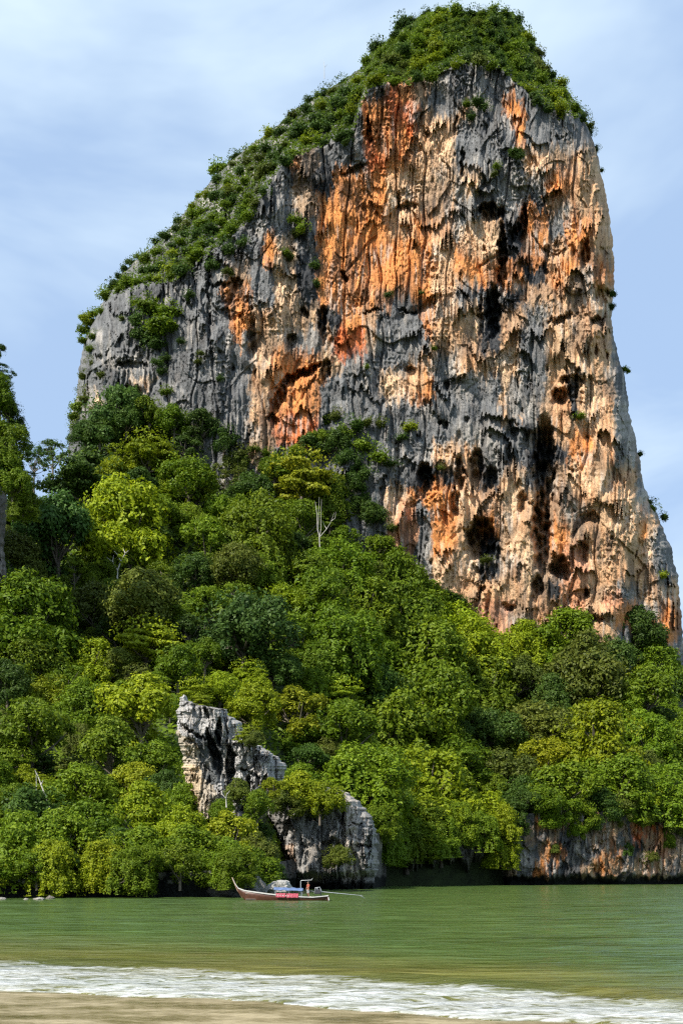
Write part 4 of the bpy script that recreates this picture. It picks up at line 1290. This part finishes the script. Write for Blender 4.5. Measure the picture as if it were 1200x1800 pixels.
def build_water():
    nr, nc = 420, 330
    t = np.linspace(0, 1, nr)
    Y = 6 * (460 / 6) ** t
    s = np.linspace(-1, 1, nc)
    X = s[None, :] * (Y[:, None] * 0.52 + 14)
    Yg = Y[:, None] * np.ones((1, nc))
    near0, far = foam_near(X), foam_far(X)
    near, jx = surf_line(X, Yg)
    u = (Yg - near) / (far - near0)
    foam = ss(-0.06, -0.02, u) * (1 - ss(0.72, 1.12, u + 0.12 * jx))
    foam = foam * (0.93 - 0.10 * ss(0.3, 0.9, u))
    # one faint broken line further out on the right
    amp = 0.07 * ss(18, 40, Yg) + 0.02
    z = amp * (fbm(X / 3.5, Yg / 1.3, 3, 821) + 0.8 * fbm(X / 9, Yg / 4, 2, 825))
    z = z + foam * (0.05 + 0.07 * fbm(X / 0.8, Yg / 0.45, 3, 831))
    z = z + 0.16 * np.exp(-((u - 1.0) / 0.18) ** 2) * (0.8 + 0.5 * pn(X / 3, Yg * 0, 840))
    z = z * ss(-0.1, 0.05, u) - 0.12 * (1 - ss(-0.10, 0.005, u))
    shallow = np.clip(1 - ss(1.0, 3.3, u), 0, 1)
    shallow = np.clip(shallow * (0.85 + 0.6 * fbm(X / 6, Yg / 3, 2, 845)), 0, 1)
    V = np.stack([X, Yg, z + 0.0 * X], -1)
    me = raw_mesh('sea', V.reshape(-1, 3), grid_faces(nr, nc), {'foam': foam.ravel(), 'shallow': shallow.ravel()}, smooth=True)
    global WATER
    WATER = water_material()
    link('sea', me, WATER, kind='structure', label='murky green bay water with a band of white surf')
    # wet sand: dips under the water seaward of the near edge
    nr, nc = 160, 200
    Y = np.linspace(-30, 60, nr)[:, None] * np.ones((1, nc)); X = np.linspace(-60, 60, nc)[None, :] * np.ones((nr, 1))
    d = surf_line(X, Y)[0] - Y
    z = np.where(d > 0, 0.012 * d + 0.055 * ss(0, 0.6, d), 0.10 * d) + 0.006 * fbm(X / 1.5, Y / 0.8, 3, 851)
    V = np.stack([X, Y, z], -1)
    me = raw_mesh('beach', V.reshape(-1, 3), grid_faces(nr, nc), smooth=True)
    link('beach', me, sand_material(), kind='structure', label='wet brown sand at the water edge in the foreground')
    # sea bed and land out to the horizon
    me = bpy.data.meshes.new('sea_bed')
    me.from_pydata([(-4000, -500, -6), (4000, -500, -6), (4000, 6000, -6), (-4000, 6000, -6)], [], [(0, 1, 2, 3)])
    link('ground', me, plain('sea_bed', (0.07, 0.08, 0.03), 0.9, scale=0.02), kind='structure', label='sea bed below the bay')
    me = bpy.data.meshes.new('sea_far')
    me.from_pydata([(-4000, 24, -0.3), (4000, 24, -0.3), (4000, 6000, -0.3), (-4000, 6000, -0.3)], [], [(0, 1, 2, 3)])
    link('sea', me, WATER, kind='structure', label='the bay beyond the cliffs, out to the horizon')


build_water()

# ------------------------------------------------------------------ longtail boat
WOOD = plain('varnished_planks', (0.075, 0.028, 0.016), 0.45, var=0.35, scale=3)
PROW = plain('worn_prow_paint', (0.36, 0.24, 0.17), 0.6, var=0.3, scale=6)
WHITE = plain('white_boat_paint', (0.50, 0.50, 0.47), 0.5, var=0.12, scale=4)
INSIDE = plain('grey_deck_boards', (0.20, 0.18, 0.15), 0.8, var=0.3, scale=5)
BLUE = plain('blue_tarpaulin', (0.09, 0.14, 0.27), 0.6, var=0.2, scale=5, bump=0.03)
PINK = plain('pink_cloth', (0.36, 0.06, 0.09), 0.8, var=0.25, scale=8, bump=0.03)
METAL = plain('galvanised_tube', (0.36, 0.38, 0.39), 0.45, 0.5, 0.15, 6)
DARKM = plain('oily_engine_metal', (0.06, 0.06, 0.065), 0.45, 0.5, 0.3, 9)
SKIN = plain('skin', (0.30, 0.16, 0.10), 0.6, var=0.1)
SHIRT = plain('orange_red_shirt', (0.36, 0.07, 0.035), 0.85, var=0.15, scale=10)
TROU = plain('grey_shorts', (0.30, 0.30, 0.31), 0.85, var=0.15, scale=10)
HAIR = plain('black_hair', (0.015, 0.012, 0.01), 0.6)

DB = 105.0
SB = DB / F


def bxy(px, py):
    return ((px - CX) * SB, CAMH + (HY - py) * SB)


boat = bpy.data.objects.new('longtail_boat', None)
col.objects.link(boat)
BX = bxy(500, 1583)[0]
boat.location = (BX, DB, 0)
boat['label'] = 'wooden longtail boat with upswept prow, blue awning and long propeller shaft'
boat['category'] = 'boat'
gun = PL([(409, 1545), (413, 1554), (419, 1562), (430, 1566), (450, 1569), (480, 1573), (520, 1576.5), (550, 1577.5), (577, 1575)])
keel = PL([(409, 1547), (413, 1558), (420, 1572), (430, 1583), (440, 1590), (480, 1592), (550, 1591), (577, 1586)])
beam = PL([(409, 0.05), (413, 0.07), (419, 0.16), (430, 0.36), (450, 0.68), (480, 0.88), (520, 0.9), (550, 0.78), (577, 0.6)])
st = [409, 411, 413, 416, 419, 424, 430, 437, 444, 455, 470, 490, 510, 530, 550, 565, 577]
sect = []
for x in st:
    X = (x - CX) * SB - BX
    zg = CAMH + (HY - gun(x)) * SB; zk = CAMH + (HY - keel(x)) * SB; bb = float(beam(x))
    row = []
    for a in np.linspace(-1, 1, 13):
        yy = bb * np.sign(a) * abs(a) ** 0.75
        row.append((X, float(yy), float(zk + (zg - zk) * abs(a) ** 2.2)))
    sect.append(row)
V = np.array(sect).reshape(-1, 3)
f = grid_faces(len(st), 13)
hull = raw_mesh('hull', V, f, smooth=True); hull.materials.append(WOOD)
ho = link('hull', hull, parent=boat)
sm = ho.modifiers.new('thickness', 'SOLIDIFY'); sm.thickness = 0.05; sm.offset = -1


def ribbon(idx, mat, name, hw, hh, dz):
    pl = []
    for row in sect:
        p = row[idx]; pl.append(p)
    V, Fc = [], []
    for (x, y, z) in pl:
        for (a, b2) in ((-hw, -hh), (hw, -hh), (hw, hh), (-hw, hh)):
            V.append((x, y + a, z + dz + b2))
    n = len(pl)
    for i in range(n - 1):
        for k in range(4):
            a, b2 = i * 4 + k, i * 4 + (k + 1) % 4
            Fc.append((a, b2, b2 + 4, a + 4))
    Fc += [(3, 2, 1, 0), tuple((n - 1) * 4 + k for k in range(4))]
    me = bpy.data.meshes.new(name); me.from_pydata(V, [], Fc); me.materials.append(mat)
    return link(name, me, parent=boat)


ribbon(0, WHITE, 'gunwale', 0.04, 0.045, 0.0)
ribbon(12, WHITE, 'gunwale', 0.04, 0.045, 0.0)


def box_me(name, x0, x1, y0, y1, z0, z1, mat, bev=0.015):
    bm = bmesh.new()
    bmesh.ops.create_cube(bm, size=1)
    for v in bm.verts:
        v.co = Vector(((x0 + x1) / 2 + v.co.x * (x1 - x0), (y0 + y1) / 2 + v.co.y * (y1 - y0), (z0 + z1) / 2 + v.co.z * (z1 - z0)))
    bmesh.ops.bevel(bm, geom=bm.edges[:], offset=bev, segments=1, affect='EDGES')
    me = bpy.data.meshes.new(name); bm.to_mesh(me); bm.free(); me.materials.append(mat)
    return me


def bl(px):
    return (px - CX) * SB - BX


def bz(py):
    return CAMH + (HY - py) * SB


# prow post cap, garlands are not visible; transom, deck and benches
link('prow_post', tubes_mesh('prow_post', [([(bl(426), 0, bz(1578)), (bl(418), 0, bz(1566)), (bl(412), 0, bz(1552)), (bl(408), 0, bz(1543))], [0.07, 0.08, 0.08, 0.06], 8)], PROW), parent=boat)
link('deck', box_me('deck', bl(432), bl(574), -0.5, 0.5, bz(1581.5), bz(1580.5), INSIDE), parent=boat)
link('transom', box_me('transom', bl(575), bl(578.5), -0.58, 0.58, bz(1586), bz(1575.5), WOOD), parent=boat)
link('fore_deck', box_me('fore_deck', bl(432), bl(462), -0.42, 0.42, bz(1572.2), bz(1571), INSIDE), parent=boat)
for x in (470, 492, 512):
    link('bench', box_me('bench', bl(x), bl(x + 5), -0.74, 0.74, bz(1576), bz(1575), INSIDE), parent=boat)
# pink cloths over the side
for (x0, x1, dz) in ((486, 503, 0.0), (504.5, 525, 0.03)):
    n1, n2 = 18, 8
    gx, gv = np.meshgrid(np.linspace(bl(x0), bl(x1), n1), np.linspace(0, 1, n2))
    z = bz(1570.6) - dz + (bz(1578) - bz(1570.6)) * gv + 0.012 * np.sin(gx * 13)
    y = -0.86 - 0.08 * gv - 0.012 * np.sin(gx * 23 + 2 * gv)
    o = link('seat_cloth', raw_mesh('seat_cloth', np.stack([gx, y, z], -1).reshape(-1, 3), grid_faces(n2, n1), smooth=True), PINK, parent=boat, label='bright pink cloth hung along the boat side')
    md = o.modifiers.new('thickness', 'SOLIDIFY'); md.thickness = 0.03
# awning with its sag, on posts
n1, n2 = 26, 12
gx, gy = np.meshgrid(np.linspace(bl(482), bl(533), n1), np.linspace(-0.85, 0.85, n2))
tt = (gx - gx.min()) / (gx.max() - gx.min())
z = bz(1562.5) - 0.10 * tt - 0.04 * np.sin(tt * math.pi * 3) ** 2 + 0.16 * (1 - (gy / 0.85) ** 2) + 0.02 * np.sin(gx * 9 + gy * 5)
z = np.where(np.abs(gy) > 0.75, z - 0.12, z)
o = link('awning', raw_mesh('awning', np.stack([gx, gy, z], -1).reshape(-1, 3), grid_faces(n2, n1), smooth=True), BLUE, parent=boat)
md = o.modifiers.new('thickness', 'SOLIDIFY'); md.thickness = 0.04
for x in (484, 508, 531):
    for s_ in (-0.74, 0.74):
        link('awning_post', tubes_mesh('awning_post', [([(bl(x), s_, bz(1578)), (bl(x), s_, bz(1563.5))], [0.022, 0.022], 6)], METAL), parent=boat)
link('ridge_pole', tubes_mesh('ridge_pole', [([(bl(481), 0, bz(1562)), (bl(534), 0, bz(1563.5))], [0.025, 0.025], 6)], METAL), parent=boat)
# tall stern frame
fr = []
for s_ in (-0.5, 0.5):
    fr.append(([(bl(528.5), s_, bz(1577)), (bl(528.5), s_, bz(1549.5)), (bl(529.5), s_, bz(1548.3)), (bl(547), s_, bz(1547.6)), (bl(549.5), s_, bz(1544.6))], [0.028, 0.028, 0.026, 0.024, 0.02], 7))
fr.append(([(bl(528.5), -0.5, bz(1549)), (bl(528.5), 0.5, bz(1549))], [0.03, 0.03], 6))
fr.append(([(bl(547), -0.5, bz(1547.6)), (bl(547), 0.5, bz(1547.6))], [0.03, 0.03], 6))
link('stern_frame', tubes_mesh('stern_frame', fr, METAL), parent=boat)
# engine on its pivot with the long shaft
eng = box_me('engine', bl(553), bl(564), -0.22, 0.22, bz(1572), bz(1564), DARKM, 0.05)
eo = link('engine', eng, parent=boat)
link('engine_cage', tubes_mesh('engine_cage', [([(bl(552.5), s_, bz(1571)), (bl(554), s_, bz(1561)), (bl(562), s_, bz(1560)), (bl(565.5), s_, bz(1569))], [0.028] * 4, 6) for s_ in (-0.27, 0.27)]
     + [([(bl(554), -0.27, bz(1561)), (bl(554), 0.27, bz(1561))], [0.025] * 2, 6), ([(bl(562), -0.27, bz(1560)), (bl(562), 0.27, bz(1560))], [0.025] * 2, 6)], METAL), parent=eo)
link('air_filter', tubes_mesh('air_filter', [([(bl(557), 0, bz(1564)), (bl(557), 0, bz(1561))], [0.11, 0.11], 10)], METAL), parent=eo)
link('engine_mount', tubes_mesh('engine_mount', [([(bl(566), 0, bz(1579)), (bl(563), 0, bz(1571))], [0.06, 0.05], 8)], DARKM), parent=boat)
link('tiller', tubes_mesh('tiller', [([(bl(554), 0, bz(1568)), (bl(546), -0.1, bz(1566.5))], [0.025, 0.02], 6)], METAL), parent=boat)
link('propeller_shaft', tubes_mesh('propeller_shaft', [([(bl(563), 0, bz(1568)), (bl(600), 0.1, bz(1571.6)), (bl(636), 0.25, bz(1575))], [0.05, 0.042, 0.03], 8),
                                                         ([(bl(632), 0.24, bz(1574.7)), (bl(641), 0.28, bz(1580))], [0.022, 0.018], 6)], METAL), parent=boat)
bm = bmesh.new()
for k in range(3):
    a = k * 2.094
    q = [Vector((0, 0, 0)), Vector((0.03, 0.10 * math.cos(a - .5), 0.10 * math.sin(a - .5))), Vector((0.0, 0.17 * math.cos(a), 0.17 * math.sin(a))), Vector((-0.03, 0.10 * math.cos(a + .5), 0.10 * math.sin(a + .5)))]
    bm.faces.new([bm.verts.new(Vector((bl(637), 0.25, bz(1575))) + v) for v in q])
me = bpy.data.meshes.new('propeller'); bm.to_mesh(me); bm.free(); me.materials.append(METAL)
link('propeller', me, parent=boat)
link('fender', tubes_mesh('fender', [([(bl(577), -0.5, bz(1577)), (bl(578), -0.52, bz(1583))], [0.09, 0.09], 8)], WHITE), parent=boat, label='pale fender hanging at the stern')


# boatman standing at the stern
def skin_body(name, joints, edges, mat, parent, sub=2):
    me = bpy.data.meshes.new(name)
    me.from_pydata([j[0] for j in joints], edges, [])
    o = link(name, me, parent=parent)
    me.materials.append(mat)
    s = o.modifiers.new('skin', 'SKIN')
    for i, j in enumerate(joints):
        me.skin_vertices[0].data[i].radius = (j[1], j[2] if len(j) > 2 else j[1])
    me.skin_vertices[0].data[0].use_root = True
    m = o.modifiers.new('sub', 'SUBSURF'); m.levels = sub; m.render_levels = sub
    return o


def make_person():
    root = bpy.data.objects.new('person', None)
    col.objects.link(root)
    root.location = (BX + bl(541.5), DB - 0.05, bz(1580.3) + 0.02)
    root.rotation_euler = (0, 0, R(-60))
    root['label'] = 'boatman in an orange-red shirt and grey shorts standing at the stern of the boat'
    root['category'] = 'person'
    J = [((0, 0, .92), .13, .10), ((0, 0.0, 1.12), .115, .085), ((0, 0.0, 1.34), .15, .09), ((0, 0, 1.46), .06), ((0, -.01, 1.53), .055), ((0, -.02, 1.62), .088, .1), ((0, -.01, 1.72), .07, .08),
         ((-.17, 0, 1.40), .06), ((-.24, -.02, 1.15), .045), ((-.22, -.14, .95), .035), ((-.21, -.19, .87), .03, .02),
         ((.17, 0, 1.40), .06), ((.25, -.06, 1.16), .045), ((.24, -.26, 1.08), .035), ((.235, -.34, 1.07), .03, .02),
         ((-.09, 0, .84), .09), ((-.11, -.01, .48), .06), ((-.12, .02, .09), .042), ((-.125, -.12, .03), .035, .03),
         ((.09, 0, .84), .09), ((.11, -.01, .48), .06), ((.12, .02, .09), .042), ((.13, -.12, .03), .035, .03)]
    E = [(0, 1), (1, 2), (2, 3), (3, 4), (4, 5), (5, 6), (2, 7), (7, 8), (8, 9), (9, 10), (2, 11), (11, 12), (12, 13), (13, 14),
         (0, 15), (15, 16), (16, 17), (17, 18), (0, 19), (19, 20), (20, 21), (21, 22)]
    skin_body('body', J, E, SKIN, root)
    SJ = [((0, 0, .95), .15, .12), ((0, 0, 1.12), .14, .11), ((0, 0, 1.33), .17, .115), ((0, 0, 1.42), .08, .07), ((-.18, 0, 1.39), .078), ((-.225, -.015, 1.22), .066), ((.18, 0, 1.39), .078), ((.235, -.04, 1.23), .066)]
    skin_body('shirt', SJ, [(0, 1), (1, 2), (2, 3), (2, 4), (4, 5), (2, 6), (6, 7)], SHIRT, root)
    TJ = [((0, 0, .93), .145, .115), ((-.095, 0, .82), .11), ((-.112, -.01, .5), .088), ((.095, 0, .82), .11), ((.112, -.01, .5), .088)]
    skin_body('shorts', TJ, [(0, 1), (1, 2), (0, 3), (3, 4)], TROU, root)
    bm = bmesh.new()
    bmesh.ops.create_icosphere(bm, subdivisions=3, radius=1)
    for v in bm.verts:
        v.co = Vector((v.co.x * .1, v.co.y * .115 + .012, v.co.z * .1 + 1.70))
    bmesh.ops.delete(bm, geom=[v for v in bm.verts if v.co.z < 1.665 and v.co.y < 0.05], context='VERTS')
    me = bpy.data.meshes.new('hair'); bm.to_mesh(me); bm.free(); me.materials.append(HAIR)
    link('hair', me, parent=root)


make_person()
